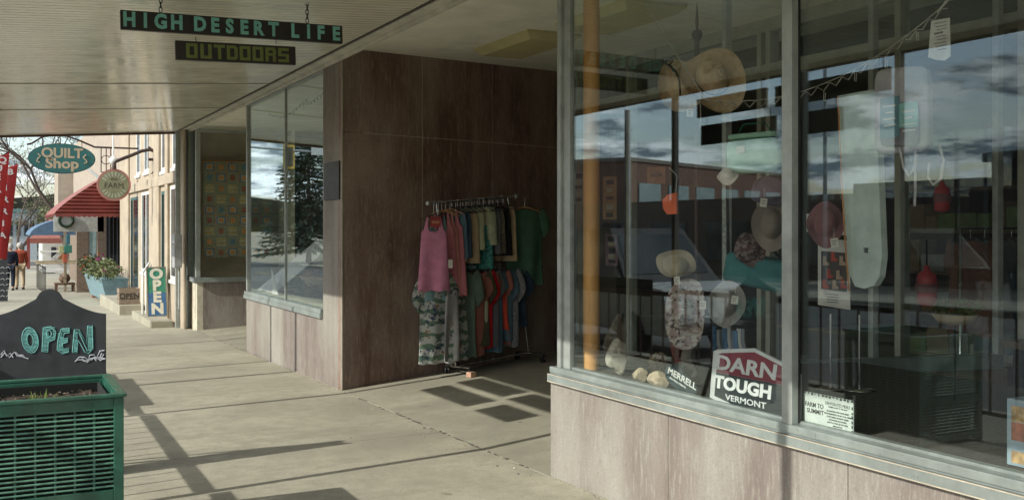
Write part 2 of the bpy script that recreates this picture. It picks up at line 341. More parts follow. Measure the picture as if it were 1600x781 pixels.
# railing between posts
RAILM = mat('railing_paint', (.07, .032, .028), .5, .2, .2)
rl = None
for k in range(4):
    Y = 2.95+3.155*k; Y1 = Y+3.155-.06
    if rl is None:
        rl = thing('kerb_railing', 'x', 'railing', (-.33, Y, gz(Y)), 0, 'railings between canopy posts')
        z = gz(Y); t = MB(); t.box((-.36, Y+.032, z+.88), (-.30, Y1, z+.93), .004); link('top_rail', t, RAILM, rl)
        link('bottom_rail', MB().box((-.345, Y+.032, z+.12), (-.315, Y1, z+.15), .003), RAILM, rl)
        b_ = MB()
        for i in range(1, 14): b_.box((-.338, Y+.228*i-.008, z+.15), (-.322, Y+.228*i+.008, z+.88))
        link('balusters', b_, RAILM, rl); c = rl
    else: c = copy_tree(rl); c.location = (-.33, Y, gz(Y))
    c['label'] = 'brown metal kerb railing in %s bay of the canopy' % ['the nearest', 'the second', 'the third', 'the fourth'][k]

# ---------------------------------------------------------------- boards hanging at the canopy edge facing the street
BOARD = mat('dark_sign_board', (.022, .017, .015), .5, var=.3, scale=10)
def hang_board(Y0, Y1, z0, z1, label, txt):
    t = thing('hanging_sign', label, 'sign', (-.33, (Y0+Y1)/2, z0), 0, 'signs hung along the canopy edge')
    link('board', MB().box((-.345, Y0, z0), (-.315, Y1, z1), .003), BOARD, t)
    c = MB()
    for yy in (Y0+.08, Y1-.08): c.tube([(-.33, yy, z1), (-.33, yy, z1+.09)], .004, 5)
    link('chain', c, BLACKM, t)
    if txt:
        l = MB(); text(l, txt, (z1-z0)*.8, frame_((-.347, (Y0+Y1)/2, (z0+z1)/2), (0, -1, 0), (0, 0, 1)), off=.004); link('lettering', l, text_mat('teal', (.2, .55, .48)), t)
hang_board(7.75, 8.85, 2.80, 3.0, 'dark upper sign board at canopy edge, nearer the far end', 'HIGH DESERT')
hang_board(7.62, 8.78, 2.50, 2.71, 'dark lower sign board at canopy edge, nearer the far end', 'OUTDOORS')
hang_board(6.2, 7.62, 2.79, 2.99, 'dark upper sign board at canopy edge, nearer the camera', 'LIFE')
hang_board(6.75, 7.42, 2.49, 2.70, 'dark lower sign board at canopy edge, nearer the camera', '')

# ---------------------------------------------------------------- storefront building
ZT = 3.355
def zc(X): return 3.455+.027*(X-3.24)
MD = Vector((.967, .256, 0)); MO = Vector((3.24, 10.03, 0)); MNn = Vector((.256, -.967, 0))
shop = thing('storefront_building', 'single storey storefront with marble facade and large display windows', 'building', (8, 9, 0))
def mpt(t, off=0, z=0): p = MO+MD*t+MNn*off; return Vector((p.x, p.y, z))
# facade piers and panels (slabs with 2 mm seams)
def panel(Y0, Y1, z0, z1, X=3.24, th=.012): link('facade_panel', MB().box((X, Y0+.0012, z0), (X+th, Y1-.0012, z1), .0015), STONE, shop)
for a, b in ((10.035, 10.70),): panel(a, b, -.3, 3.33)
for a, b in ((10.70, 13.06), (13.06, 14.36)): panel(a, b, -.3, .618)
for a, b in ((5.70, 4.425), (4.425, 3.15), (3.15, 1.88), (1.88, .6), (.6, -.7), (-.7, -2)): panel(b, a, -.3, .612)
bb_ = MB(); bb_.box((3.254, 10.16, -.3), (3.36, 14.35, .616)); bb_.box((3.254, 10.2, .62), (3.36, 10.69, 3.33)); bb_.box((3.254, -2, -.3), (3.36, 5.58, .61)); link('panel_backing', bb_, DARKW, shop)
# chipped mortar seams
sj = MB()
for Y in (4.425, 3.15): sj.box((3.2385, Y-.003, 0), (3.246, Y+.003, .612))
link('panel_seam', sj, mat('seam_mortar', (.16, .14, .12), .9), shop)
cb_ = MB()
cb_.box((3.230, 10.020, -.06), (3.243, 10.033, 3.40), .002); link('corner_bead', cb_, mat('bead', (.40, .36, .29), .7, grime=.4), shop)
# dark entry wall in slabs 1.02 wide with a joint at z 2.6
mw = MB()
for i, (t0, t1) in enumerate(((.012, 1.029), (1.029, 2.046), (2.046, 3.07), (3.07, 4.2))):
    for z0, z1 in ((-.2, 2.597), (2.597, 3.62)):
        g_ = .0015
        M = frame_(mpt(0, 0, 0), MD, MNn*-1)
        a = Vector((t0+g_, 0, z0+g_)); b = Vector((t1-g_, .1, z1-g_))
        M2 = Matrix.Translation(MO) @ Matrix.Rotation(math.atan2(MD.y, MD.x), 4, 'Z')
        mw.box(a, b, .0015, M2)
link('entry_wall_panel', mw, STONE_D, shop)
M2 = Matrix.Translation(MO) @ Matrix.Rotation(math.atan2(MD.y, MD.x), 4, 'Z')
sj = MB()
sj.box((.25, -.0012, 2.594), (3.3, .004, 2.600), M=M2)
for t in (1.029, 2.046): sj.box((t-.0025, -.0012, 1.4), (t+.0025, .004, 3.5), M=M2)
link('entry_wall_seam', sj, mat('seam_light', (.5, .45, .38), .8), shop)
# building mass: back walls, roof
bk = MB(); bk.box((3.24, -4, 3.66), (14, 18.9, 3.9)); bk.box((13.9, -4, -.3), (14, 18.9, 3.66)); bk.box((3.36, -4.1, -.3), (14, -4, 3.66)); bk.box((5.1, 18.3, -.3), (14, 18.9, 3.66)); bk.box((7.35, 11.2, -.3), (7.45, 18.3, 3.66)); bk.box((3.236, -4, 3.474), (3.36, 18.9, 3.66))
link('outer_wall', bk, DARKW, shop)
ce = MB(); ce.add([(3.24, -4, zc(3.24)), (7.4, -4, zc(7.4)), (7.4, 14.2, zc(7.4)), (3.24, 14.2, zc(3.24))], [[0, 1, 2, 3]]); link('entry_ceiling', ce, CEIL, shop)
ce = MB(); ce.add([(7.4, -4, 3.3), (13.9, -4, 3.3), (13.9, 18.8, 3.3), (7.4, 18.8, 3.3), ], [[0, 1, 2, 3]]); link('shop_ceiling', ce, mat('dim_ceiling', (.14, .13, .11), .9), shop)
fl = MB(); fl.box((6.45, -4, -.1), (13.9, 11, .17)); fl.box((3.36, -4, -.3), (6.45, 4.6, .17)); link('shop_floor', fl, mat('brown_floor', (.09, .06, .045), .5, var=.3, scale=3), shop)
ce = MB(); ce.add([(3.24, 14.2, 3.39), (7.4, 14.2, 3.39), (7.4, 19.76, 3.39), (3.24, 19.76, 3.39)], [[0, 1, 2, 3]]); link('second_entry_ceiling', ce, CEIL, shop)
# recess wall of the entry doors, X = 6.4 : header, posts, glass
XD = 6.4
dw = MB()
dw.box((XD, 4.6, 3.0), (XD+.1, 11.0, 3.12), .004); dw.box((XD, 4.6, 3.42), (XD+.1, 11.0, 3.58), .004); dw.box((XD, 4.6, .13), (XD+.1, 8.0, .24), .004)
for yy in (4.62, 5.7, 7.2, 7.32, 9.5, 10.6): dw.box((XD-.005, yy-.03, .1), (XD+.105, yy+.03, 3.5), .004)
link('entry_door_frame', dw, mat('door_frame', (.36, .36, .31), .5, var=.1), shop)
link('entry_glazing', MB().box((XD+.04, 4.65, .24), (XD+.046, 10.6, 3.42)), GLASS_S, shop)
# ---- near display window (front) and its return into the entry
RO = Vector((3.262, 5.565, 0)); RD = Vector((.967, -.256, 0)); RM = Matrix.Translation(RO) @ Matrix.Rotation(math.atan2(RD.y, RD.x), 4, 'Z')
ret = MB(); ret.box((.02, 0, -.2), (3.25, .1, .612), .0015, RM); link('entry_side_panel', ret, STONE_D, shop)
WY0, WY1 = -2.0, 5.665
nw = thing('display_window', 'large near display window with grey aluminium frame beside the entry', 'window', (3.26, 3, .61))
s_ = MB(); s_.box((3.205, WY0, .614), (3.30, 5.685, .668), .004); s_.box((3.222, WY0, .668), (3.30, 5.675, .678), .002); s_.box((3.214, WY0, .678), (3.305, 5.67, .715), .004); s_.box((3.268, WY0, .715), (3.31, 5.65, .728), .002)
s_.box((0, -.03, .614), (3.2, .06, .715), .004, RM)
link('sill', s_, ALU2, nw)
s_ = MB(); s_.box((3.2035, WY0, .664), (3.212, 5.68, .668)); s_.box((3.2025, WY0, .617), (3.2045, 5.68, .622)); link('sill_caulk', s_, mat('caulk', (.5, .44, .35), .8, var=.2), nw)
fr = MB()
fr.box((3.232, 5.56, .715), (3.29, 5.603, 3.36), .003); fr.box((3.252, 5.478, .715), (3.285, 5.558, 3.36), .003)
for yy in (3.501, .9): fr.box((3.222, yy-.033, .715), (3.262, yy+.033, 3.36), .003)
fr.box((3.23, WY0, 3.31), (3.305, 5.66, 3.36), .003)
link('frame', fr, ALU, nw)
gs = MB()
gs.box((3.263, 3.462, .722), (3.269, 3.540, 3.31)); link('gasket', gs, BLACKP, nw)
link('pane', MB().box((3.27, WY0, .716), (3.276, 3.50, 3.31)), GLASS, nw)
link('pane', MB().box((3.27, 3.502, .716), (3.276, 5.478, 3.31)), GLASS, nw)
r2 = MB(); r2.box((.03, .01, .715), (3.18, .016, 3.42), M=RM); link('return_pane', r2, GLASS_S, nw)
r3 = MB()
for t in (1.12, 2.2, 3.18): r3.box((t-.022, -.02, .715), (t+.022, .04, 3.45), .003, RM)
r3.box((0, -.02, 3.39), (3.2, .04, 3.45), .003, RM); link('return_frame', r3, ALU, nw)
# display deck and back partition inside
dk_ = MB(); dk_.add([(3.31, WY0, .70), (5.2, WY0, .70), (5.2, 5.0, .70), (3.31, 5.52, .70)], [[0, 1, 2, 3]]); dk_.add([(5.2, WY0, .70), (5.2, WY0, .17), (5.2, 5.0, .17), (5.2, 5.0, .70)], [[0, 1, 2, 3]])
link('display_deck', dk_, mat('deck_carpet', (.085, .08, .075), .95, var=.35, scale=60, bmp=.4), shop)
# ---- far display window Y 10.70 .. 14.36
fw = thing('display_window', 'tall far display window with central mullion right of the quilt window', 'window', (3.26, 12.5, .62))
s_ = MB(); s_.box((3.205, 10.72, .620), (3.30, 14.40, .672), .004); s_.box((3.216, 10.73, .672), (3.305, 14.39, .722), .004); s_.box((3.22, 14.33, .62), (4.8, 14.42, .722), .004); link('sill', s_, ALU2, fw)
fr = MB()
for a, b in ((10.70, 10.73), (12.31, 12.34)): fr.box((3.248, a, .722), (3.274, b, 3.36), .003)
fr.box((3.235, 14.30, .722), (3.285, 14.36, 3.36), .003)
fr.box((3.24, 10.7, 3.31), (3.3, 14.36, 3.36), .003); link('frame', fr, ALU, fw)
link('pane', MB().box((3.262, 10.745, .722), (3.268, 12.3, 3.31)), GLASS, fw); link('pane', MB().box((3.262, 12.345, .722), (3.268, 14.26, 3.31)), GLASS, fw)
link('return_pane', MB().box((3.3, 14.34, .722), (4.9, 14.346, 3.36)), GLASS_S, fw)
ib = MB(); ib.box((3.36, 14.36, -.3), (4.9, 14.44, .62)); link('return_panel', ib, STONE, shop)
ib = MB(); ib.box((3.3, 10.72, .55), (5.4, 14.3, .70)); ib.box((5.4, 10.9, -.2), (5.5, 14.4, 3.4)); link('window_box', ib, mat('olive_wall', (.30, .29, .21), .9), shop)
ib = MB(); ib.add([(3.24, 14.2, 3.39), (3.24, 10.8, 3.39), (5.4, 10.8, 3.39), (5.4, 14.2, 3.39)], [[0, 1, 2, 3]]); link('window_box_ceiling', ib, CEIL, shop)
# pillar plaque
pq = at_x(508, 253, 3.24)
t = tag(link('wall_plaque', MB().box((3.222, 10.09, 1.90), (3.238, 10.62, 2.30), .003), mat('dark_bronze', (.035, .03, .028), .45, .4, .3, 12)), 'dark blank looking plaque on the marble pillar by the entry corner', 'plaque')
# ---- quilt shop recess: perpendicular window at Y 18.2, thin facade pane 18.2-18.85
qw = thing('display_window', 'recessed quilt shop window facing the second entry', 'window', (3.9, 18.2, .74))
qs = MB(); qs.box((3.2, 18.13, .66), (4.9, 18.24, .745), .004); qs.box((3.2, 18.14, .66), (3.3, 19.0, .745), .004); link('sill', qs, ALU2, qw)
fr = MB(); fr.box((3.225, 18.15, .745), (3.30, 18.23, 3.36), .003); fr.box((3.215, 18.86, -.2), (3.30, 18.98, 3.4), .003); fr.box((3.24, 18.16, 3.28), (4.9, 18.22, 3.34), .003); fr.box((3.16, 18.98, -.2), (3.24, 19.06, 3.4), .003)
fr.box((3.02, 19.0, -.2), (3.236, 19.066, 3.34), .004); link('frame', fr, ALU, qw)
link('pane', MB().box((3.3, 18.18, .745), (4.9, 18.186, 3.29)), GLASS, qw); link('pane', MB().box((3.255, 18.23, .745), (3.261, 18.86, 3.36)), GLASS, qw)
ib = MB(); ib.box((3.36, 18.2, -.3), (5.0, 18.3, .66), .002); link('quilt_window_panel', ib, STONE, shop)
ib = MB(); ib.box((3.25, 18.2, -.3), (3.358, 18.86, .66), .004); link('pier_render', ib, mat('pier_cream', (.55, .5, .4), .9, grime=.4, bmp=.6), shop)
ib = MB(); ib.box((3.3, 19.75, -.2), (6, 19.85, 3.39)); ib.box((4.9, 18.2, -.2), (4.98, 19.8, 3.39)); ib.box((3.30, 18.24, .6), (4.9, 19.8, .70)); ib.box((6.6, 14.3, -.2), (6.7, 18.3, 3.5)); link('quilt_window_wall', ib, mat('beige_wall', (.80, .77, .62), .9), shop)
# ceiling lights (unlit, yellowed diffusers)
LENS = mat('yellowed_lens', (.55, .50, .27), .5, var=.08, scale=5, spec=.3)
def ceil_light(x0, x1, y0, y1, label, z=None):
    z = z or zc((x0+x1)/2); t = thing('ceiling_light', label, 'ceiling light', ((x0+x1)/2, (y0+y1)/2, z), 0, 'unlit wraparound ceiling lights')
    def q(ins, zz): return [(x0+ins, y0+ins, zz), (x1-ins, y0+ins, zz), (x1-ins, y1-ins, zz), (x0+ins, y1-ins, zz)]
    m = MB(); vv = q(0, z-.004)+q(.0, z-.03)+q(.07, z-.085); fs = [[i+4*k, (i+1) % 4+4*k, (i+1) % 4+4*k+4, i+4*k+4] for k in (0, 1) for i in range(4)]+[[8, 9, 10, 11]]
    m.add(vv, fs); link('diffuser', m, LENS, t); link('end_cap', MB().box((x0-.008, y0-.008, z-.006), (x1+.008, y1+.008, z-.001)), CEIL, t)
ceil_light(4.55, 5.15, 8.45, 9.65, 'yellowed unlit ceiling light above the clothes rack')
ceil_light(4.65, 5.28, 6.95, 8.1, 'yellowed unlit ceiling light seen through the near display window glass')
ceil_light(5.2, 5.8, 4.6, 5.8, 'yellowed unlit ceiling light farthest right behind the window frame')

# ================================================================== FARM building and the street beyond
def wall_open(mb, X, Y0, Y1, z0, z1, ops, depth=.07):
    ys = sorted({Y0, Y1, *[o[0] for o in ops], *[o[1] for o in ops]}); zz = sorted({z0, z1, *[o[2] for o in ops], *[o[3] for o in ops]})
    for a, b in zip(ys[:-1], ys[1:]):
        for c, d_ in zip(zz[:-1], zz[1:]):
            if any(o[0]-1e-6 <= a and b <= o[1]+1e-6 and o[2]-1e-6 <= c and d_ <= o[3]+1e-6 for o in ops): continue
            mb.add([(X, a, c), (X, b, c), (X, b, d_), (X, a, d_)], [[0, 1, 2, 3]])
    for a, b, c, d_ in ops:
        mb.add([(X, a, c), (X, b, c), (X, b, d_), (X, a, d_), (X+depth, a, c), (X+depth, b, c), (X+depth, b, d_), (X+depth, a, d_)], [[0, 1, 5, 4], [1, 2, 6, 5], [2, 3, 7, 6], [3, 0, 4, 7]])
def yz(x0, x1, y0, y1, X):
    a = at_x(x1, y0, X); b = at_x(x0, y1, X); return [a.y, b.y, min(at_x(x0, y1, X).z, at_x(x1, y1, X).z), max(at_x(x0, y0, X).z, at_x(x1, y0, X).z)]
farm = thing('farm_shop_building', 'two storey cream stucco building with tall windows beyond the canopy', 'building', (6, 23.5, gz(23)))
XF = 3.14
ops = []
def op(px0, px1, zlo, zhi): a = at_x(px1, 300, XF).y; b = at_x(px0, 300, XF).y; ops.append((a, b, zlo, zhi)); return ops[-1]
winA = op(266, 283, .62, 2.42); door = op(252, 260, -.1, 2.35); winB = op(221, 235, .62, 2.42); niche = op(204, 216, -.05, 2.35)
upA = op(269, 285, 2.75, 4.8); upD = op(252, 260, 2.75, 4.8); upB = op(225, 235, 2.85, 4.8); upC = op(213, 219, 2.85, 4.4)
fb = MB(); wall_open(fb, XF, 19.07, 28.3, -.5, 7.2, ops); fb.box((XF+.072, 19.07, -.5), (12, 28.3, 7.2)); link('wall', fb, STUCCO, farm)
pi = MB()
for a, b in ((at_x(291, 300, XF).y, at_x(286, 300, XF).y), (at_x(265, 300, XF).y, at_x(261, 300, XF).y), (at_x(251, 300, XF).y, at_x(236, 300, XF).y), (at_x(203, 300, XF).y, 28.3)): pi.box((XF-.05, a, -.4), (XF-.003, b, 7.1), .02)
link('pier', pi, STUCCO, farm)
pi = MB(); pi.box((XF-.06, 19.08, 2.46), (XF-.004, 28.2, 2.66), .012); link('string_course', pi, STUCCO, farm)
for o_, d2 in ((winA, 1), (winB, 1), (upA, 1), (upD, 1), (upB, 1), (upC, 1), (door, 0), (niche, 0)):
    a, b, c, d_ = o_; f = MB(); tw = .07
    f.box((XF+.0, a+.003, c+.003), (XF+.05, a+tw, d_-.003)); f.box((XF+.0, b-tw, c+.003), (XF+.05, b-.003, d_-.003)); f.box((XF+.0, a+tw, d_-tw), (XF+.05, b-tw, d_-.003)); f.box((XF+.0, a+tw, c+.003), (XF+.05, b-tw, c+tw))
    if d2 and b-a > .8: f.box((XF+.0, (a+b)/2-.03, c+tw), (XF+.05, (a+b)/2+.03, d_-tw))
    fo = link('window' if d2 else 'door', f, WHITE if d2 else mat('teal_door', (.05, .11, .11), .5), farm)
    link('pane', MB().box((XF+.02, a+tw, c+tw), (XF+.028, b-tw, d_-tw)), CARGL, fo)
    if d2: link('sill', MB().box((XF-.035, a-.05, c-.07), (XF-.004, b+.05, c-.004), .008), WHITE, fo)
t = MB(); t.box((2.62, 19.15, -.35), (2.998, 21.9, gz(20)+.13), .012); tag(link('entry_step', t, CONC), 'low concrete step under the tall OPEN sign', 'step')
t = MB(); t.box((2.5, 23.0, -.45), (2.998, 27.2, gz(25)+.24), .015); tag(link('entry_step', t, CONC), 'taller concrete step carrying the wooden crate', 'step')
# meter box
t = thing('meter_box', 'grey metal meter box on cream stucco wall by the quilt window', 'meter box', (2.95, 20.1, 1.1))
p = at_x(281, 372, 2.98); link('cabinet', MB().box((2.87, p.y-.12, .92), (2.998, p.y+.16, 1.50), .01), mat('meter_grey', (.42, .42, .42), .5, .2), t)
link('conduit', MB().tube([(2.97, p.y, .92), (2.97, p.y, .2)], .018), ALU, t); link('meter_dial', MB().lathe([(0, .01), (.045, .01), (.05, 0)], 12, frame_((2.868, p.y, 1.35), (0, -1, 0), (0, 0, 1))), CHROME, t)
# round FARM sign on wrought arm
fs_ = thing('round_hanging_sign', 'round pink rimmed FARM sign hanging from a curved iron bracket', 'sign', tuple(at_y(178, 314, 22.3)))
c = at_y(178, 289, 22.3); r = .33; M = frame_(c, (1, 0, 0), (0, 0, 1))
def disc(r, n=40, sy=1): return [(math.cos(2*math.pi*i/n)*r, math.sin(2*math.pi*i/n)*r*sy) for i in range(n)]
link('rim', MB().prism(disc(r), .04, M, z0=-.02), mat('pink_rim', (.40, .17, .14), .7), fs_)
link('face', MB().prism(disc(r*.87), .046, M, z0=-.023), mat('sage_face', (.22, .22, .13), .7, var=.15), fs_)
sb = MB()
for i in range(22):
    q = 2*math.pi*i/22
    if abs(math.sin(q)) < .35: continue
    M3 = M @ Matrix.Rotation(q, 4, 'Z'); sb.prism([(.17, -.008), (.26, -.022), (.27, 0), (.26, .022), (.17, .008)], .05, M3, z0=-.025)
link('sunburst', sb, mat('pale_rays', (.36, .37, .27), .7), fs_)
lt = MB(); text(lt, 'FARM', .165, M @ Matrix.Translation((0, -.02, .0245)), off=-.0008, sx=.92); text(lt, 'the', .10, M @ Matrix.Translation((0, .12, .0245))); link('lettering', lt, text_mat('brown', (.05, .035, .025)), fs_)
IRON = mat('wrought_iron', (.05, .03, .025), .6, .3, .3)
arm = MB(); Yb = 22.3
pts = [at_y(x, y, Yb) for x, y in ((178, 264), (179, 254), (184, 251), (205, 243), (222, 236), (234, 234), (243, 237), (250, 244), (256, 252), (258, 262))]
arm.tube(pts, [.05]+[.035]*8+[.03], 8); a_ = at_y(240, 236, Yb); arm.tube([a_, (XF-.14, Yb, a_.z+.08)], .022)
b1, b2, b3 = at_y(234, 273, Yb), at_y(257, 250, Yb), at_y(260, 262, Yb); arm.add([b1-Vector((0, .02, 0)), b2-Vector((0, .02, 0)), b3-Vector((0, .02, 0)), b1+Vector((0, .02, 0)), b2+Vector((0, .02, 0)), b3+Vector((0, .02, 0))], [[0, 1, 2], [3, 5, 4], [0, 3, 4, 1], [1, 4, 5, 2], [2, 5, 3, 0]])
arm.tube([b2, (XF-.14, Yb, b2.z)], .03); link('bracket', arm, IRON, fs_)
cs = MB()
for d_ in (-1, 1): cs.tube([at_y(241, 233, Yb), at_y(246+d_*3, 212, Yb), (XF-.14, Yb+d_*.3, 4.2)], .012, 6)
link('stay_cable', cs, mat('blue_cord', (.35, .5, .6), .6), fs_)
# lamp rod
t = thing('globe_lamp', 'small white globe lamp on thin vertical rod above the FARM sign', 'lamp', tuple(at_y(177, 256, 23)))
p = at_y(177, 251, 23); link('globe', MB().lathe([(.001, .09), (.05, .08), (.085, .03), (.085, -.03), (.05, -.08), (.001, -.09)], 14, Matrix.Translation(p)), WHITE, t)
link('rod', MB().tube([p+Vector((0, 0, .08)), p+Vector((0, 0, 1.3))], .018), WHITE, t); link('rod_arm', MB().tube([p+Vector((0, 0, 1.3)), (3.0, 23, p.z+1.3)], .018), WHITE, t)
# oval QUILT Shop sign
Yq = 25.; qs_ = thing('oval_hanging_sign', 'teal oval QUILT Shop sign hanging from an arched iron bracket', 'sign', tuple(at_y(97, 271, Yq)))
c = at_y(97, 248, Yq); M = frame_(c, (1, 0, 0), (0, 0, 1)); e = .695
def oval(a, b, n=48): return [(math.cos(2*math.pi*i/n)*a, math.sin(2*math.pi*i/n)*b) for i in range(n)]
link('rim', MB().prism(oval(.70, .34), .04, M, z0=-.02), mat('dark_teal', (.02, .06, .06), .6), qs_)
link('face', MB().prism(oval(.68, .32), .046, M, z0=-.023), mat('teal_face', (.022, .115, .11), .6, var=.1), qs_)
lt = MB(); text(lt, 'QUILT', .30, M @ Matrix.Translation((.0, .115, .0245)), off=.010, sx=1.0); text(lt, 'Shop', .31, M @ Matrix.Translation((0, -.12, .0245)), off=.010, sx=1.12)
for s in (-1, 1): lt.tube([M @ Vector((s*x, y, .03)) for x, y in ((.50, .10), (.44, .04), (.50, -.02), (.52, -.07), (.46, -.1))], .014, 6)
link('lettering', lt, text_mat('tan', (.42, .33, .22)), qs_)
arm = MB(); arm.tube([at_y(x, y, Yq) for x, y in ((42, 226), (50, 224), (66, 214), (85, 211), (105, 213), (125, 220), (148, 230), (175, 231))], .022, 7)
arm.tube([at_y(175, 231, Yq), (XF, Yq, at_y(175, 231, Yq).z)], .02)
for x in (158, 166, 173): arm.tube([at_y(x, 231, Yq), at_y(x, 269, Yq)], .012, 6)
arm.tube([at_y(158, 269, Yq), at_y(173, 269, Yq)], .012, 6); q0 = at_y(165.5, 250, Yq); arm.tube([q0+Vector((math.cos(i*.52)*.1, 0, math.sin(i*.52)*.1)) for i in range(13)], .01, 6)
for x, y0, y1 in ((66, 214, 232), (128, 221, 234)): arm.tube([at_y(x, y0, Yq), at_y(x, y1, Yq)], .008, 5)
link('bracket', arm, IRON, qs_)
# tall OPEN sign leaning
t = thing('leaning_open_sign', 'tall green and blue OPEN board leaning against cream wall on the step', 'sign', (2.9, 20.3, -.08))
A = Vector((2.72, 20.25, gz(20)+.135)); M = frame_(A, (1, .0, .012), (-.09, .16, 1)); Wd, Hd = .34, .93
link('board', MB().box((0, 0, -.03), (Wd, Hd, 0), .004, M), mat('sign_green', (.05, .26, .17), .6, var=.15, scale=14), t)
link('lower_half', MB().box((.006, .006, .0008), (Wd-.006, Hd*.48, .004), 0, M), mat('sign_blue', (.05, .15, .33), .6, var=.15, scale=14), t)
fr = MB()
for a, b in (((-.012, -.012), (Wd+.012, .01)), ((-.012, Hd-.01), (Wd+.012, Hd+.012)), ((-.012, .01), (.008, Hd-.01)), ((Wd-.008, .01), (Wd+.012, Hd-.01))): fr.box((a[0], a[1], -.035), (b[0], b[1], .006), .002, M)
link('frame', fr, mat('sign_frame', (.22, .2, .15), .7), t)
lt = MB()
for i, ch in enumerate('OPEN'): text(lt, ch, .27, M @ Matrix.Translation((Wd/2, Hd*(.86-.24*i), .006)), off=.014, sx=1.1)
link('lettering', lt, text_mat('cream', (.75, .72, .6)), t)
# white hand rail on step
t = MB(); t.tube([(2.7, 20.9, gz(21)+.13), (2.7, 20.9, gz(21)+.95), (2.95, 21.8, gz(21)+1.12)], .02); t.tube([(2.78, 21.0, gz(21)+.13), (2.78, 21.0, gz(21)+.92), (2.99, 21.8, gz(21)+1.07)], .015); tag(link('hand_rail', t, WHITE), 'white tubular hand rail behind the tall OPEN sign', 'hand rail')
# crate with letters
t = thing('wooden_crate', 'weathered wooden crate on the taller concrete step', 'crate', (2.75, 23.6, gz(25)+.24))
zc0 = gz(25)+.243; M = frame_((2.52, 23.2, zc0), (1, 0, 0), (0, 0, 1)); cr = MB()
for i in range(3): cr.box((0, .005+i*.115, -.02), (.42, .105+i*.115, 0), .003, M)
for i in range(3): cr.box((2.52, 23.205, zc0+.005+i*.115), (2.54, 23.6, zc0+.105+i*.115), .003)
cr.box((2.92, 23.205, zc0), (2.94, 23.6, zc0+.34), .003); cr.box((2.52, 23.6, zc0), (2.94, 23.62, zc0+.34), .003); cr.box((2.53, 23.21, zc0), (2.93, 23.6, zc0+.03)); link('slats', cr, mat('crate_wood', (.24, .19, .14), .85, var=.3, scale=12, st=(1, 1, 6)), t)
lt = MB(); text(lt, 'OPEN', .16, M @ Matrix.Translation((.21, .17, .002)), off=.004); link('lettering', lt, text_mat('charcoal', (.04, .035, .03)), t)

# leafy clump generator
def leaf_clump(c, rx, ry, rz_, n, s, seed=0, mi=0, up=.3):
    random.seed(seed); mb = MB()
    for i in range(n):
        while 1:
            v = Vector((random.uniform(-1, 1), random.uniform(-1, 1), random.uniform(-1, 1)))
            if v.length < 1 and noise.noise((v*2.2+Vector((seed, 0, 0)))) > -.12: break
        p = Vector(c)+Vector((v.x*rx, v.y*ry, v.z*rz_)); a = Vector((random.gauss(0, 1), random.gauss(0, 1), random.gauss(0, 1)+up)).normalized(); b = a.orthogonal().normalized(); k = s*random.uniform(.6, 1.3)
        mb.add([p-a*k, p+b*k*.45, p+a*k, p-b*k*.45], [[0, 1, 2, 3]], mi, False)
    return mb
LEAF = [mat('leaf_%s' % n, c, .7, var=.3, scale=3, bmp=0) for n, c in (('green', (.07, .11, .035)), ('olive', (.12, .13, .05)), ('dark', (.02, .045, .02)), ('dry', (.22, .17, .09)))]
t = thing('flower_trough', 'pale blue tapered flower trough with mixed flowers by the shop window', 'planter', (2.7, 29.5, gz(29)))
z0 = gz(28)-.03; tb = MB(); tb.add([(2.62, 26.7, z0+.14), (3.05, 26.7, z0+.14), (3.05, 31.3, z0+.08), (2.62, 31.3, z0+.08), (2.47, 26.6, z0+.72), (3.12, 26.6, z0+.72), (3.12, 31.5, z0+.66), (2.47, 31.5, z0+.66)], [[0, 1, 5, 4], [1, 2, 6, 5], [2, 3, 7, 6], [3, 0, 4, 7], [0, 3, 2, 1], [4, 5, 6, 7]]); link('trough', tb, mat('pale_blue', (.17, .27, .30), .7, grime=.2), t)
ft = MB()
for y in (26.9, 30.9): ft.box((2.64, y, z0-.03), (2.76, y+.15, z0+.135)); ft.box((2.88, y, z0-.03), (3.0, y+.15, z0+.135))
link('foot', ft, mat('brick_foot', (.3, .15, .1), .9), t)
fo = MB()
for i in range(6): m_ = leaf_clump((2.72+random.uniform(-.15, .15), 26.9+i*.9, z0+.88+random.uniform(-.05, .12)), .36, .5, .3, 260, .05, i); fo.add(m_.v, m_.f, i % 2)
fo.m = [random.choice((0, 1, 1)) for _ in fo.f]; link('foliage', fo, [LEAF[0], LEAF[1]], t)
fl_ = MB(); random.seed(5)
for i in range(34):
    p = Vector((2.5+random.uniform(-.15, .5), 26.7+random.random()*4.9, z0+.95+random.uniform(-.2, .3))); M = frame_(p, (1, .2, .1), (0, .3, 1)); fl_.prism(disc(.033, 7), .02, M, mi=random.choice((0, 0, 1, 2)))
link('blossom', fl_, [mat('magenta', (.28, .05, .15), .6), mat('orange_petal', (.5, .13, .05), .6), mat('white_petal', (.5, .48, .44), .6)], t)

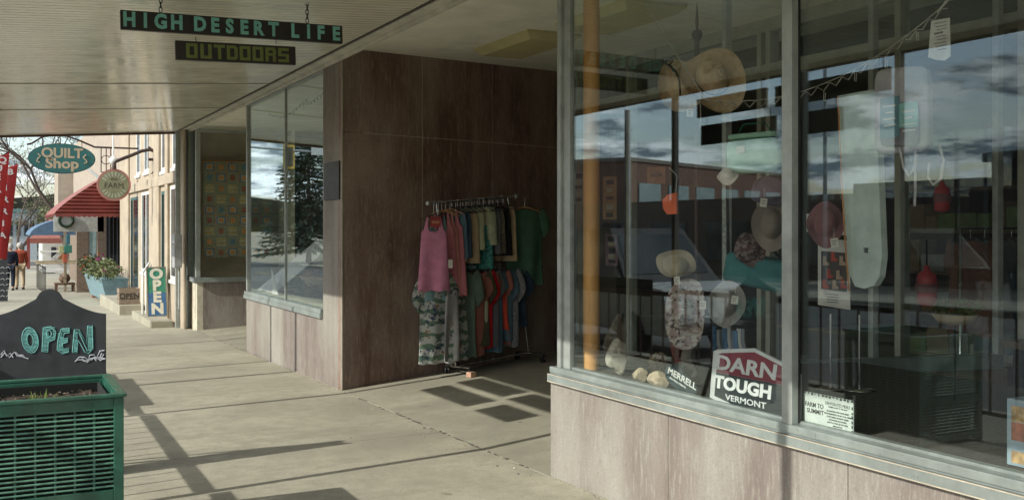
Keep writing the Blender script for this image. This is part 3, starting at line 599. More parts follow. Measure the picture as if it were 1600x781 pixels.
# block beyond: brick shopfront with red metal awning, pale stucco upper wall
blk = thing('brick_shop_building', 'pale stucco and brick shop building behind the red awning', 'building', (6, 36, gz(36)))
b = MB(); b.box((3.3, 28.35, 2.6), (12, 50, 5.15)); link('upper_wall', b, STUCCO2, blk)
def brickm(name, c1, c2, mortar, sc_=1.):
    m, Nn, Ll, bs = newmat(name); tc_ = Nn.new('ShaderNodeTexCoord'); sp_ = Nn.new('ShaderNodeSeparateXYZ'); Ll.new(tc_.outputs['Object'], sp_.inputs[0])
    a_ = Nn.new('ShaderNodeMath'); a_.operation = 'ADD'; Ll.new(sp_.outputs[0], a_.inputs[0]); Ll.new(sp_.outputs[1], a_.inputs[1]); cb2 = Nn.new('ShaderNodeCombineXYZ'); Ll.new(a_.outputs[0], cb2.inputs[0]); Ll.new(sp_.outputs[2], cb2.inputs[1])
    br = Nn.new('ShaderNodeTexBrick'); br.inputs['Scale'].default_value = 1; br.inputs['Brick Width'].default_value = .22*sc_; br.inputs['Row Height'].default_value = .075*sc_; br.inputs['Mortar Size'].default_value = .008*sc_
    br.inputs[1].default_value = (*c1, 1); br.inputs[2].default_value = (*c2, 1); br.inputs[3].default_value = (*mortar, 1); Ll.new(cb2.outputs[0], br.inputs[0]); Ll.new(br.outputs[0], bs.inputs['Base Color']); bs.inputs['Roughness'].default_value = .9; return m
BRICK = brickm('tan_brick', (.20, .145, .105), (.16, .115, .085), (.24, .2, .16)); BRICKR = brickm('brown_red_brick', (.15, .07, .05), (.11, .055, .042), (.2, .15, .12))
b = MB(); b.box((3.3, 28.35, -.6), (3.5, 28.8, 2.6)); b.box((3.08, 34.2, -.6), (3.5, 34.5, 2.5)); b.box((2.5, 34.6, -.6), (2.86, 34.9, 2.2), .01); b.box((3.3, 35, -.6), (3.5, 50, 2.6)); b.box((3.3, 28.8, -.6), (3.5, 33.9, .25)); link('lower_wall', b, BRICK, blk)
f = MB()
for k in range(6): y = 28.8+k*1.0; f.box((3.3, y, .25), (3.38, y+.12, 2.6), .005)
f.box((3.3, 28.8, 2.45), (3.38, 33.9, 2.6)); fo = link('window', f, BLACKM, blk); link('pane', MB().box((3.36, 28.9, .26), (3.37, 33.85, 2.44)), CARGL, fo)
link('door', MB().box((2.87, 34.62, -.4), (3.08, 34.68, 2.1), .005), mat('pale_blue_door', (.35, .5, .52), .6), blk)
ut = MB()
for d_ in (0, .35): ut.tube([(3.26, 33+d_, 2.95), (3.26, 44+d_, 4.3)], .02, 6)
link('roof_conduit', ut, ALU, blk); b = MB(); b.box((2.7, 47.5, 2.4), (3.29, 50.2, 4.5)); link('side_bay', b, STUCCO2, blk)
# red awning
RED = mat('red_awning', (.17, .032, .024), .6, .0, .15, 6)
aw = thing('red_metal_awning', 'rust red corrugated awning with scalloped edge', 'awning', (2.4, 30, 2.0))
Y0, Y1 = 28.45, 33.2; nR = 11
def ax_(u): return 3.28-1.75*math.sin(u*math.pi/2)**.9
def az_(u): return 1.98+1.02*math.cos(u*math.pi/2)**.85 if u < 1 else 1.98
end = MB()
for k in range(nR*4):
    u0, u1 = k/(nR*4), (k+1)/(nR*4)
    def pz(f): return 1.98+1.02*f
    f0, f1 = k/(nR*4), (k+1)/(nR*4); z0_, z1_ = pz(f0), pz(f1)
    def xof(f): return 3.28-1.75*(1-.74*f**1.25)
    w_ = .022*math.sin(k/4*2*math.pi); w1 = .022*math.sin((k+1)/4*2*math.pi)
    end.add([(3.28, Y0+w_, z0_), (xof(f0), Y0+w_, z0_), (xof(f1), Y0+w1, z1_), (3.28, Y0+w1, z1_)], [[0, 1, 2, 3]])
link('end_panel', end, RED, aw)
tp = MB(); vv = []
for k in range(25):
    f = k/24; x = 3.28-1.75*(1-.74*f**1.25); z = 1.98+1.02*f; vv += [(x, Y0, z), (x, Y1, z)]
tp.add(vv, [[2*i, 2*i+1, 2*i+3, 2*i+2] for i in range(24)], 0, True); tp.add([(3.28-1.75*.26, Y0, 3.0), (3.28-1.75*.26, Y1, 3.0), (3.28, Y1, 3.04), (3.28, Y0, 3.04)], [[0, 1, 2, 3]]); link('top_sheet', tp, mat('red_awning_pale', (.27, .09, .07), .6), aw)  # top sheet in a lighter red than the end panel
va = MB()
for k in range(14):
    x = 1.55+k*.125; va.prism([(x, 1.99), (x, 1.93), (x+.03, 1.895), (x+.095, 1.895), (x+.125, 1.93), (x+.125, 1.99)], .01, Matrix(((1, 0, 0, 0), (0, 0, 1, Y0-.01), (0, 1, 0, 0), (0, 0, 0, 1))))
for k in range(36):
    y = Y0+k*.132; va.add([(1.525, y, 1.99), (1.525, y+.13, 1.99), (1.525, y+.1, 1.9), (1.525, y+.03, 1.9), (1.535, y, 1.99), (1.535, y+.13, 1.99), (1.535, y+.1, 1.9), (1.535, y+.03, 1.9)], [[0, 1, 2, 3], [4, 7, 6, 5], [3, 2, 6, 7]])
link('valance', va, RED, aw)
# blue awning
aw = thing('blue_awning', 'faded blue rounded awning with white painted hand shape farther down the street', 'awning', (2.2, 38, 1.7))
vv = []; m = MB(); Y0, Y1 = 36.5, 40.5
for k in range(13):
    f = k/12; x = 3.28-2.05*math.sqrt(max(0, 1-f**1.8)); z = 1.38+.66*f; vv += [(x, Y0, z), (x, Y1, z)]
m.add(vv, [[2*i, 2*i+1, 2*i+3, 2*i+2] for i in range(12)], 0, True); m.add([vv[2*i] for i in range(13)]+[(3.28, Y0, 1.38)], [list(range(14))]); link('cover', m, mat('blue_canvas', (.10, .17, .26), .8), aw)
m = MB(); P_ = [(88, 357), (92, 349), (106, 341), (120, 338), (119, 344), (108, 350), (118, 352), (104, 357), (98, 362), (90, 361)]
pp = [at_y(x, y, Y0-.03) for x, y in P_]; m.add(pp+[p+Vector((0, .02, 0)) for p in pp], [list(range(10)), list(range(19, 9, -1))]+[[i, (i+1) % 10, 10+(i+1) % 10, 10+i] for i in range(10)]); link('painted_shape', m, WHITE, aw)
# small wreath sign board under the red awning
p = at_y(125, 351, 34.2); t = thing('shop_name_board', 'pale board with dark wreath emblem above the brick doorway', 'sign', tuple(p)); link('board', MB().box((p.x-.75, 34.2, p.z-.22), (p.x+.7, 34.25, p.z+.3), .005), mat('pale_board', (.5, .5, .45), .7), t)
wr = MB(); c = at_y(103, 344, 34.17); wr.tube([c+Vector((math.cos(i*.45)*.2, 0, math.sin(i*.45)*.2)) for i in range(15)], .045, 6); link('wreath', wr, LEAF[2], t)
# white cottage with lattice far off
ct = thing('white_cottage', 'small white cottage with red trimmed porch roof across the side street', 'building', (5, 60, gz(60)))
def cot(a, b, Y, m, n, bv=0, d=.3): p, q = at_y(a[0], a[1], Y), at_y(b[0], b[1], Y); return link(n, MB().box((p.x, Y, q.z), (q.x, Y+d, p.z), bv), m, ct)
cot((66, 366), (128, 425), 58, WHITE, 'wall', d=4); p, q = at_y(45, 372, 57), at_y(128, 360, 57)
m = MB(); m.add([(p.x, 55.5, p.z), (q.x, 55.5, p.z), (q.x, 60, q.z+.6), (p.x+1, 60, q.z+.6)], [[0, 1, 2, 3]]); m.add([(p.x, 55.5, p.z-.25), (q.x, 55.5, p.z-.25), (q.x, 55.5, p.z), (p.x, 55.5, p.z)], [[0, 1, 2, 3]]); link('roof', m, mat('rust_roof', (.3, .1, .07), .8), ct)
cot((80, 386), (88, 410), 57.9, mat('dark_window', (.04, .05, .06), .3), 'window', d=.05); cot((92, 386), (106, 405), 57.8, mat('amber_window', (.35, .17, .06), .4), 'window', d=.05); cot((42, 372), (47, 420), 55.6, mat('red_post', (.25, .05, .04), .7), 'porch_post', d=.2)
cot((72, 340), (76, 364), 58, mat('brick_chimney', (.2, .12, .1), .9), 'chimney', d=.5)
la = MB(); Yl = 46; a, b_ = at_y(62, 393, Yl), at_y(100, 421, Yl)
n = 16
for i in range(-6, n):
    for s in (-1, 1):
        x0 = a.x+(b_.x-a.x)*i/n; x1 = x0+(a.z-b_.z)*s if s > 0 else x0; x0_ = x0 if s > 0 else x0+(a.z-b_.z)
        if min(x0_, x1) < a.x-.02 or max(x0_, x1) > b_.x+.02: continue
        la.tube([(x0_, Yl+s*.01, b_.z), (x1, Yl+s*.01, a.z)], .014, 4)
la.box((a.x, Yl-.03, a.z-.03), (b_.x, Yl+.03, a.z+.04)); la.box((a.x, Yl-.03, b_.z-.04), (b_.x, Yl+.03, b_.z+.03)); tag(link('lattice_fence', la, WHITE), 'white diamond lattice fence in front of the cottage', 'fence')
# low black patio rail, bench table
t = thing('patio_fence', 'black bar patio fence with pale timber top beyond the planter', 'fence', (1.9, 38, gz(38))); br = MB()
for i in range(9): y = 33.5+i*.75; br.box((1.55, y-.012, gz(y)), (1.57, y+.012, gz(y)+.85))
br.box((1.55, 33.5, gz(33.5)+.8), (1.57, 39.5, gz(39.5)+.85)); link('bars', br, BLACKM, t)
m = MB(); m.box((1.45, 36.9, gz(37)+.86), (3.2, 37.05, gz(37)+.92), .01); m.box((1.5, 39.3, gz(39)+.88), (2.9, 39.42, gz(39)+.94), .01); link('top_board', m, mat('pale_timber', (.5, .42, .28), .8), t)
# post with green and red letter boxes, urn
t = thing('letter_box_post', 'wooden post carrying a green box and a red box', 'mailbox', (2.75, 36, gz(36)))
Yp = 35.3; p = at_y(102, 450, Yp); link('post', MB().box((p.x-.04, Yp, gz(Yp)), (p.x+.04, Yp+.08, p.z+1.9), .005), mat('timber_post', (.3, .24, .16), .8), t)
for (x0, y0, x1, y1), nme, cc_ in (((100, 383, 112, 395), 'green_box', (.05, .22, .17)), ((98, 397, 105, 410), 'red_box', (.4, .1, .05)), ((92, 384, 99, 395), 'lantern', (.4, .42, .2)), ((103, 367, 109, 382), 'teal_panel', (.04, .15, .2))):
    a, b_ = at_y(x0, y0, Yp), at_y(x1, y1, Yp); link(nme, MB().box((a.x, Yp-.14, b_.z), (b_.x, Yp-.002, a.z), .012), mat('paint_'+nme, cc_, .6), t)
t = thing('urn_on_stand', 'round copper urn on a small wooden stand by the brick pier', 'urn', (2.4, 35.6, gz(35)))
p = at_y(101, 453, 35.6); z = gz(35.6); link('urn', MB().lathe([(.001, .28), (.08, .285), (.15, .34), (.175, .42), (.15, .50), (.08, .55), (.06, .58), (.08, .60), (.001, .60)], 18, Matrix.Translation((p.x, 35.6, z))), mat('copper', (.16, .10, .07), .6, .3), t)
st = MB(); st.box((p.x-.3, 35.3, z+.22), (p.x+.3, 35.9, z+.28), .008)
for dx in (-.25, .25):
    for dy in (-.25, .25): st.box((p.x+dx-.03, 35.6+dy-.03, z), (p.x+dx+.03, 35.6+dy+.03, z+.22))
link('stand', st, mat('dark_timber', (.14, .08, .05), .8), t)
# ---------------------------------------------------------------- persons (skin-grown bodies)
def skin_body(name, joints, edges, radii, M, m, parent, lvl=1):
    me = bpy.data.meshes.new(name); me.from_pydata([tuple(j) for j in joints], edges, []); o = bpy.data.objects.new(name, me); COL.objects.link(o)
    o.modifiers.new('s', 'SKIN'); sv = me.skin_vertices
    if not sv: pass
    for i, r in enumerate(radii): me.skin_vertices[0].data[i].radius = (r, r) if not isinstance(r, tuple) else r
    me.skin_vertices[0].data[0].use_root = True
    o.modifiers.new('u', 'SUBSURF').levels = lvl
    dg = bpy.context.evaluated_depsgraph_get(); dg.update(); e = bpy.data.meshes.new_from_object(o.evaluated_get(dg)); bpy.data.objects.remove(o)
    mb = MB(); mb.add([M @ v.co for v in e.vertices], [list(p.vertices) for p in e.polygons], 0, True)
    return mb
def skin_safe(*a):
    joints, edges, radii, M = a
    me = bpy.data.meshes.new('b'); me.from_pydata([tuple(j) for j in joints], edges, []); o = bpy.data.objects.new('b', me); COL.objects.link(o)
    bm = bmesh.new(); bm.from_mesh(me); ly = bm.verts.layers.skin.verify()
    for i, v in enumerate(bm.verts):
        r = radii[i]; v[ly].radius = r if isinstance(r, tuple) else (r, r); v[ly].use_root = (i == 0)
    bm.to_mesh(me); bm.free(); o.modifiers.new('s', 'SKIN').use_smooth_shade = True; s = o.modifiers.new('u', 'SUBSURF'); s.levels = 2; s.render_levels = 2
    dg = bpy.context.evaluated_depsgraph_get(); dg.update(); e = bpy.data.meshes.new_from_object(o.evaluated_get(dg)); bpy.data.objects.remove(o)
    mb = MB(); mb.add([M @ v.co for v in e.vertices], [list(p.vertices) for p in e.polygons], 0, True); return mb
SKINM = mat('skin', (.5, .3, .22), .6, var=.08)
def person(label, loc, rz_, h, top, legs, hair, hat=None, bag=None):
    t = thing('person', label, 'person', loc, rz_); s = h/1.7; M = WM[t.name] @ Matrix.Scale(s, 4)
    J = [(0, 0, .92), (0, .0, 1.08), (0, .01, 1.26), (0, .0, 1.40), (0, -.01, 1.47), (0, -.03, 1.56), (0, -.03, 1.66),
         (.09, 0, .88), (.10, -.10, .48), (.10, .02, .08), (.10, -.1, .03), (-.09, 0, .88), (-.10, .03, .48), (-.10, .18, .12), (-.10, .10, .03),
         (.17, 0, 1.38), (.23, .04, 1.12), (.22, -.07, .88), (.22, -.1, .80), (-.17, 0, 1.38), (-.23, -.02, 1.12), (-.22, -.14, .90), (-.22, -.18, .82)]
    E_ = [(0, 1), (1, 2), (2, 3), (3, 4), (4, 5), (5, 6), (0, 7), (7, 8), (8, 9), (9, 10), (0, 11), (11, 12), (12, 13), (13, 14), (3, 15), (15, 16), (16, 17), (17, 18), (3, 19), (19, 20), (20, 21), (21, 22)]
    R = [(.15, .11), (.14, .10), (.16, .11), (.13, .09), .05, (.075, .09), (.07, .085), .095, .06, .045, .035, .095, .06, .045, .035, .06, .045, .035, .03, .06, .045, .035, .03]
    link('body', skin_safe(J, E_, R, M), SKINM, t)
    # clothing: inflated shells of the same skeleton
    R2 = [(.175, .135), (.17, .125), (.185, .13), (.155, .11), .06, .01, .01]
    Jt = J[:5]+[J[15], J[16], J[17], J[19], J[20], J[21]]; Et = [(0, 1), (1, 2), (2, 3), (3, 4), (3, 5), (5, 6), (6, 7), (3, 8), (8, 9), (9, 10)]
    link('jacket', skin_safe(Jt, Et, R2[:4]+[.06]+[.085, .065, .05]*2, M), top, t)
    Jl = [J[0], J[7], J[8], J[9], J[11], J[12], J[13]]; link('trousers', skin_safe(Jl, [(0, 1), (1, 2), (2, 3), (0, 4), (4, 5), (5, 6)], [(.165, .125), .11, .085, .065, .11, .085, .065], M), legs, t)
    hm = MB(); hm.lathe([(.001, .12), (.06, .11), (.10, .06), (.112, 0), (.10, -.05), (.07, -.09)], 14, M @ Matrix.Translation((0, -.01, 1.63))); link('hair', hm, hair, t)
    for sx in (.1, -.1): link('shoe', MB().box((sx-.045, (-.16 if sx > 0 else .02), .0), (sx+.045, (.06 if sx > 0 else .22), .08), .02, M), BLACKP, t)
    return t
NAVYM = fabric('navy', (.02, .025, .04)); KHAKI = fabric('khaki', (.42, .33, .22)); RUST = fabric('rust', (.42, .09, .05)); GREYH = mat('grey_hair', (.45, .43, .4), .9)
def gy(x, Y): return at_y(x, 400, Y).x
pa = person('person in dark jacket and dark trousers walking away along the sidewalk', (gy(16, 37.6), 37.6, gz(37.6)), rad(175), 1.52, NAVYM, NAVYM, GREYH)
pb = person('person in red orange jacket and khaki trousers walking away beside the dark jacket', (gy(31, 38.2), 38.2, gz(38.2)), rad(185), 1.55, RUST, KHAKI, GREYH)
# black A-board far left
Y = 30.2; t = thing('menu_board', 'black chalk A-frame menu board standing on the sidewalk at far left', 'sandwich board', (gy(0, Y), Y, gz(Y)))
x0 = gy(-12, Y); x1 = gy(12, Y); M = Matrix.Translation((0, 0, gz(Y)))
for s in (-1, 1): link('panel', MB().add([(x0, Y+s*.25, gz(Y)+.03), (x1, Y+s*.25, gz(Y)+.03), (x1, Y+s*.03, gz(Y)+1.12), (x0, Y+s*.03, gz(Y)+1.12), (x0, Y+s*.28, gz(Y)+.03), (x1, Y+s*.28, gz(Y)+.03), (x1, Y+s*.06, gz(Y)+1.12), (x0, Y+s*.06, gz(Y)+1.12)], [[0, 1, 2, 3], [4, 7, 6, 5], [0, 4, 5, 1], [1, 5, 6, 2], [2, 6, 7, 3], [3, 7, 4, 0]]), mat('chalkboard', (.02, .022, .024), .7, var=.3, scale=6), t)
sc_ = MB(); random.seed(9)
for k in range(6):
    for q in range(3): a = Vector((x0+.06+q*.13, Y-.262+.18*(k/6), gz(Y)+.15+k*.15)); sc_.tube([a, a+Vector((.05, 0, .03)), a+Vector((.1, 0, random.uniform(-.02, .02)))], .006, 4)
link('chalk_writing', sc_, mat('chalk_white', (.6, .6, .58), .9), t)
# feather flags
def feather(label, px, pxr, Y, ytop, ybot, word):
    t = thing('feather_flag', label, 'flag', (gy(px, Y), Y, gz(Y)), 0, 'red feather flags on the sidewalk')
    top = at_y(pxr, ytop, Y); bot = at_y(px, ybot, Y); w_ = (at_y(pxr, ytop, Y).x-at_y(px-13, ytop, Y).x)
    n = 24; pts = []; mb = MB()
    for i in range(n+1):
        f = i/n; z = top.z+(bot.z-top.z)*f; xr = top.x+(bot.x+.08-top.x)*f**1.1; xl = xr-w_*min(1, (f*6)**.5)*(1-.35*f) if i else xr-.01
        pts.append((xl, xr, z))
    vv = []
    for xl, xr, z in pts: dy = .03*math.sin(z*5); vv += [(xl, Y+dy, z), (xr, Y-dy, z), (xl, Y+dy+.006, z), (xr, Y-dy+.006, z)]
    fs = []
    for i in range(n): a = 4*i; b = a+4; fs += [[a, a+1, b+1, b], [a+2, b+2, b+3, a+3], [a, b, b+2, a+2], [a+1, a+3, b+3, b+1]]
    link('banner', mb.add(vv, fs, 0, True), mat('banner_red', (.36, .022, .022), .7, var=.12, scale=4), t)
    link('pole', MB().tube([(pts[0][1]-.02, Y, top.z+.02), (pts[3][0]-.02, Y, pts[3][2]), (pts[-1][0]-.02, Y, gz(Y)+.1), (pts[-1][0]-.02, Y, gz(Y))], .018), BLACKM, t)
    link('base', MB().box((pts[-1][0]-.25, Y-.2, gz(Y)), (pts[-1][0]+.2, Y+.2, gz(Y)+.03), .005), BLACKM, t)
    l = MB()
    for i, ch in enumerate(word):
        f = .12+.80*i/len(word); j = pts[int(f*n)]; text(l, ch, .25, frame_(((j[0]+j[1])/2+.02, Y-.045, j[2]), (1, 0, 0), (0, 0, 1)), off=.008, sx=1.2)
    link('lettering', l, text_mat('banner_white', (.5, .48, .46)), t)
feather('tall red QUESABIRRIA feather flag at the left edge, nearer one', -7, 15, 32.5, 238, 395, 'QUESABIRRIA')
feather('faded red feather flag behind the nearer QUESABIRRIA flag', 6, 28, 35.5, 257, 405, 'BIRRIA')
# bare tree
BARK = mat('bark', (.10, .075, .06), .95, var=.3, scale=8)
def bare_tree(label, base, hgt, seed, depth=6, lean=(0, 0), grp=None, leaf=None, r0=None, spread=.6):
    random.seed(seed); t = thing('bare_tree', label, 'tree', base, 0, grp); mb = MB(); tw = MB()
    tips = []
    def br(p, d, l, r, k):
        q = p+d*l; mid = p+d*l*.5+Vector((random.gauss(0, .04)*l, random.gauss(0, .04)*l, random.gauss(0, .03)*l)); mb.tube([p, mid, q], [r, r*.85, r*.7], 5 if k < depth-1 else 7, cap=False)
        if k == 0: tips.append(q); return
        for i in range(3 if k > 1 else 4):
            e = (d+Vector((random.gauss(0, spread), random.gauss(0, spread), random.gauss(.08, spread*.6)))).normalized(); br(q if i else mid if random.random() < .4 else q, e, l*random.uniform(.6, .85), r*random.uniform(.5, .66), k-1)
    br(Vector(base)-Vector((0, 0, .05)), Vector((lean[0], lean[1], 1)).normalized(), hgt*.27, r0 or hgt*.022, depth)
    link('trunk', mb, BARK, t)
    if leaf:
        lf = MB()
        for p in tips:
            for _ in range(leaf[1]):
                c = p+Vector((random.gauss(0, .25), random.gauss(0, .25), random.gauss(0, .25))); a = Vector((random.gauss(0, 1), random.gauss(0, 1), random.gauss(0, 1))).normalized()*.06; b = a.orthogonal()*.5; lf.add([c-a, c+b, c+a, c-b], [[0, 1, 2, 3]])
        link('crown', lf, leaf[0], t)
    return t
bare_tree('large bare tree with sparse twigs behind the QUILT sign', (at_y(122, 400, 53).x, 53, gz(52)), 12.5, 3, 7, (-.35, 0), leaf=(LEAF[3], 1), spread=.5, r0=.13)
bare_tree('bare tree at far left behind the red feather flags', (at_y(22, 400, 62).x, 62, gz(62)), 9, 8, 6, (.1, 0), leaf=(LEAF[3], 1), r0=.09)
bare_tree('small bushy tree with yellow green leaves beyond the cottage', (at_y(36, 400, 68).x, 68, gz(68)), 5.5, 5, 5, leaf=(LEAF[1], 5))
# distant background on the left
def bldg(name, label, a, b, m, wins=None, wm=CARGL, roof=None):
    t = thing(name, label, 'building', ((a[0]+b[0])/2, (a[1]+b[1])/2, a[2])); link('wall', MB().box(a, b, .02), m, t)
    if roof: link('roof', MB().box((a[0]-.2, a[1]-.2, b[2]+.002), (b[0]+.2, b[1]+.2, b[2]+.3), .02), roof, t)
    for (p, q) in wins or []: link('window', MB().box(p, q), wm, t)
    return t
bldg('distant_building', 'pale blue grey two storey building far down the street', (at_y(10, 300, 95).x, 95, -1.5), (at_y(58, 300, 95).x, 110, at_y(30, 332, 95).z), mat('bluegrey_wall', (.38, .42, .44), .9), [((at_y(x, 300, 94.9).x, 94.9, 1), (at_y(x+6, 300, 94.9).x, 95, 2.2)) for x in (14, 26, 38, 48)], roof=mat('teal_roof', (.12, .2, .2), .8))
bldg('distant_building', 'low tan building far off behind the walkers', (at_y(-40, 300, 80).x, 80, -1.5), (at_y(20, 300, 80).x, 90, at_y(0, 372, 80).z), mat('tan_wall', (.4, .33, .25), .9))
hl = MB()
def hill(u, v): a = -2.6+u*4.4; x = math.sin(a)*900; y = math.cos(a)*900; h = (30+45*noise.noise((a*2.3, 1, 0))+14*noise.noise((a*9, 2, 0)))*v-8; return Vector((x*(1-.1*v), y*(1-.1*v), max(-25, h)))
struct('hills', hl.grid(hill, 120, 5), mat('blue_hill', (.10, .12, .12), .95, var=.3, scale=.02, bmp=0))
def far_wood(label, x0, x1, y0, y1, h, n, seed):
    random.seed(seed); mb = MB()
    for i in range(n):
        x, y = random.uniform(x0, x1), random.uniform(y0, y1); m_ = leaf_clump((x, y, gz(y)+h*.5), h*.45, h*.45, h*random.uniform(.4, .6), 60, h*.10, i); mb.add(m_.v, m_.f, 0, False)
    tag(link('far_wood', mb, [LEAF[1]]), label, 'trees', kind='stuff')
far_wood('grey brown mass of trees far down the street', -14, 6, 105, 140, 5, 60, 2); far_wood('dark tree line beyond the buildings across the street', -95, -60, 20, 160, 4, 90, 3)

# ================================================================== across the street (seen in the window reflections)
RB = brickm('red_brown_brick', (.20, .085, .06), (.15, .065, .05), (.22, .17, .14), 1.4)
t = thing('brick_office_building', 'two storey dark red brick building across the street', 'building', (-42, 60, -.8)); a = Vector((-30.6, 55, 0)); b = Vector((-54, 66, 0)); dr = (b-a).normalized(); ang = math.atan2(dr.y, dr.x)
M = Matrix.Translation((-30.6, 55, -.9)) @ Matrix.Rotation(ang, 4, 'Z'); ln = (b-a).length
link('wall', MB().box((0, -22, 0), (ln, 0, 6.9), .02, M), RB, t); link('parapet', MB().box((-.1, -22.1, 6.9), (ln+.1, .1, 7.15), .02, M), mat('coping', (.2, .17, .15), .8), t)
DW = mat('office_glass_sky', (.24, .33, .37), .15, var=.1)  # pale blue base colour stands in for sky reflected in the panes
for i in range(6):
    for z in (4.0, 1.2): x = 1.2+i*4.1; link('window', MB().box((x, .002, z), (x+2.9, .06, z+1.5), 0, M), DW, t)
t.location.z += 0
bldg('low_shop_building', 'low dark flat roofed shop across the street', (-34, 22, -.4), (-22, 27.5, 3.25), mat('dark_brown_wall', (.07, .05, .045), .9), [((-21.99, 23, 0.4), (-21.95, 26.5, 2.3))])
bldg('low_shop_building', 'taller dark block with white gable marks across the street', (-36, 12.5, -.3), (-22.3, 21.9, 3.75), mat('black_brown_wall', (.055, .045, .042), .9), [((-22.29, 14 + k*2.6, .4), (-22.25, 15.8+k*2.6, 2.4)) for k in range(3)], roof=mat('dark_roof', (.05, .045, .04), .8))
bldg('low_shop_building', 'brick shop with pale stripe across the street near the camera', (-34, -6, 0), (-22, 12.3, 4.3), RB, [((-21.99, -4+k*4, .5), (-21.95, -1.2+k*4, 2.6)) for k in range(4)], roof=mat('dark_roof', (.05, .045, .04), .8))
bldg('low_shop_building', 'long tan shop across the street beside the brick office', (-33, 30, -.6), (-24, 50, 3.0), mat('tan_brown_wall', (.14, .10, .075), .9), [((-23.99, 31+k*4.6, .1), (-23.95, 34+k*4.6, 1.9)) for k in range(4)])
# spruce tree
def spruce(label, loc, h, r, seed):
    random.seed(seed); t = thing('spruce_tree', label, 'tree', loc); link('trunk', MB().tube([loc, (loc[0], loc[1], loc[2]+h)], [.22, .03]), BARK, t); mb = MB(); bb = MB()
    z = .10
    while z < .99:
        nb = 11
        for k in range(nb):
            q = random.uniform(0, 6.28); l = r*(1-z)**.8*random.uniform(.65, 1.12)+.1; p = Vector(loc)+Vector((0, 0, z*h)); d = Vector((math.cos(q), math.sin(q), -.12)); n = int(10+26*l/r)
            bb.tube([p, p+d*l*.6, p+d*l+Vector((0, 0, .12*l))], [.03, .02, .008], 4)
            for i in range(n):
                f = random.uniform(.15, 1); c = p+d*l*f+Vector((random.gauss(0, .12), random.gauss(0, .12), random.gauss(-.06, .07)))*(1.3-f*.6); a_ = (d+Vector((random.gauss(0, .5), random.gauss(0, .5), random.gauss(-.2, .3)))).normalized()*random.uniform(.14, .26); b_ = a_.orthogonal().normalized()*.06
                mb.add([c-a_, c+b_, c+a_, c-b_], [[0, 1, 2, 3]])
        z += .026
    link('branch', bb, BARK, t); link('crown', mb, LEAF[2], t)
spruce('tall dark spruce across the street', (-14.2, 72, gz(70)), 11.2, 4.2, 2)
# street lamp / traffic signals across
def lamp_pole(label, x, y, h, arm, r=.06, grp=None):
    t = thing('street_lamp', label, 'street lamp', (x, y, gz(y)), 0, grp); link('pole', MB().tube([(x, y, gz(y)), (x, y, gz(y)+h)], [r, r*.8], 10), mat('galvanised', (.45, .46, .46), .45, .6), t)
    if arm: link('arm', MB().tube([(x, y, gz(y)+h-.1), (x+arm*.5, y, gz(y)+h+.05), (x+arm, y, gz(y)+h)], .03), MC['galvanised'], t); link('lamp_head', MB().box((x+arm-.3, y-.12, gz(y)+h-.08), (x+arm+.3, y+.12, gz(y)+h+.04), .03), MC['galvanised'], t)
q = at_x(974, 172, 6.48+.95); lamp_pole('plain grey pole standing at the kerb beside the road', -.95, q.y, q.z-gz(q.y), 0, .05)
lamp_pole('grey street light pole across the street by the spruce', -13.2, 46, 5.2, 1.4); lamp_pole('tall grey street light across from the camera', -13.2, 20, 7, 1.6)
t = thing('traffic_signal', 'yellow backed traffic signal on mast arm across the street', 'traffic light', (-13, 58, gz(58))); link('pole', MB().tube([(-13, 58, gz(58)), (-13, 58, 6.2)], .09), MC['galvanised'], t); link('mast_arm', MB().tube([(-13, 58, 6.0), (-5, 58, 6.3)], .06), MC['galvanised'], t)
for x in (-6, -9): link('signal_head', MB().box((x-.2, 57.8, 5.2), (x+.2, 58.0, 6.3), .03), BLACKM, t); link('backplate', MB().box((x-.34, 58.003, 5.05), (x+.34, 58.03, 6.45), .02), mat('signal_yellow', (.6, .38, .03), .6), t)
link('street_sign', MB().box((-11.6, 57.9, 5.9), (-10.3, 57.93, 6.4)), WHITE, t)
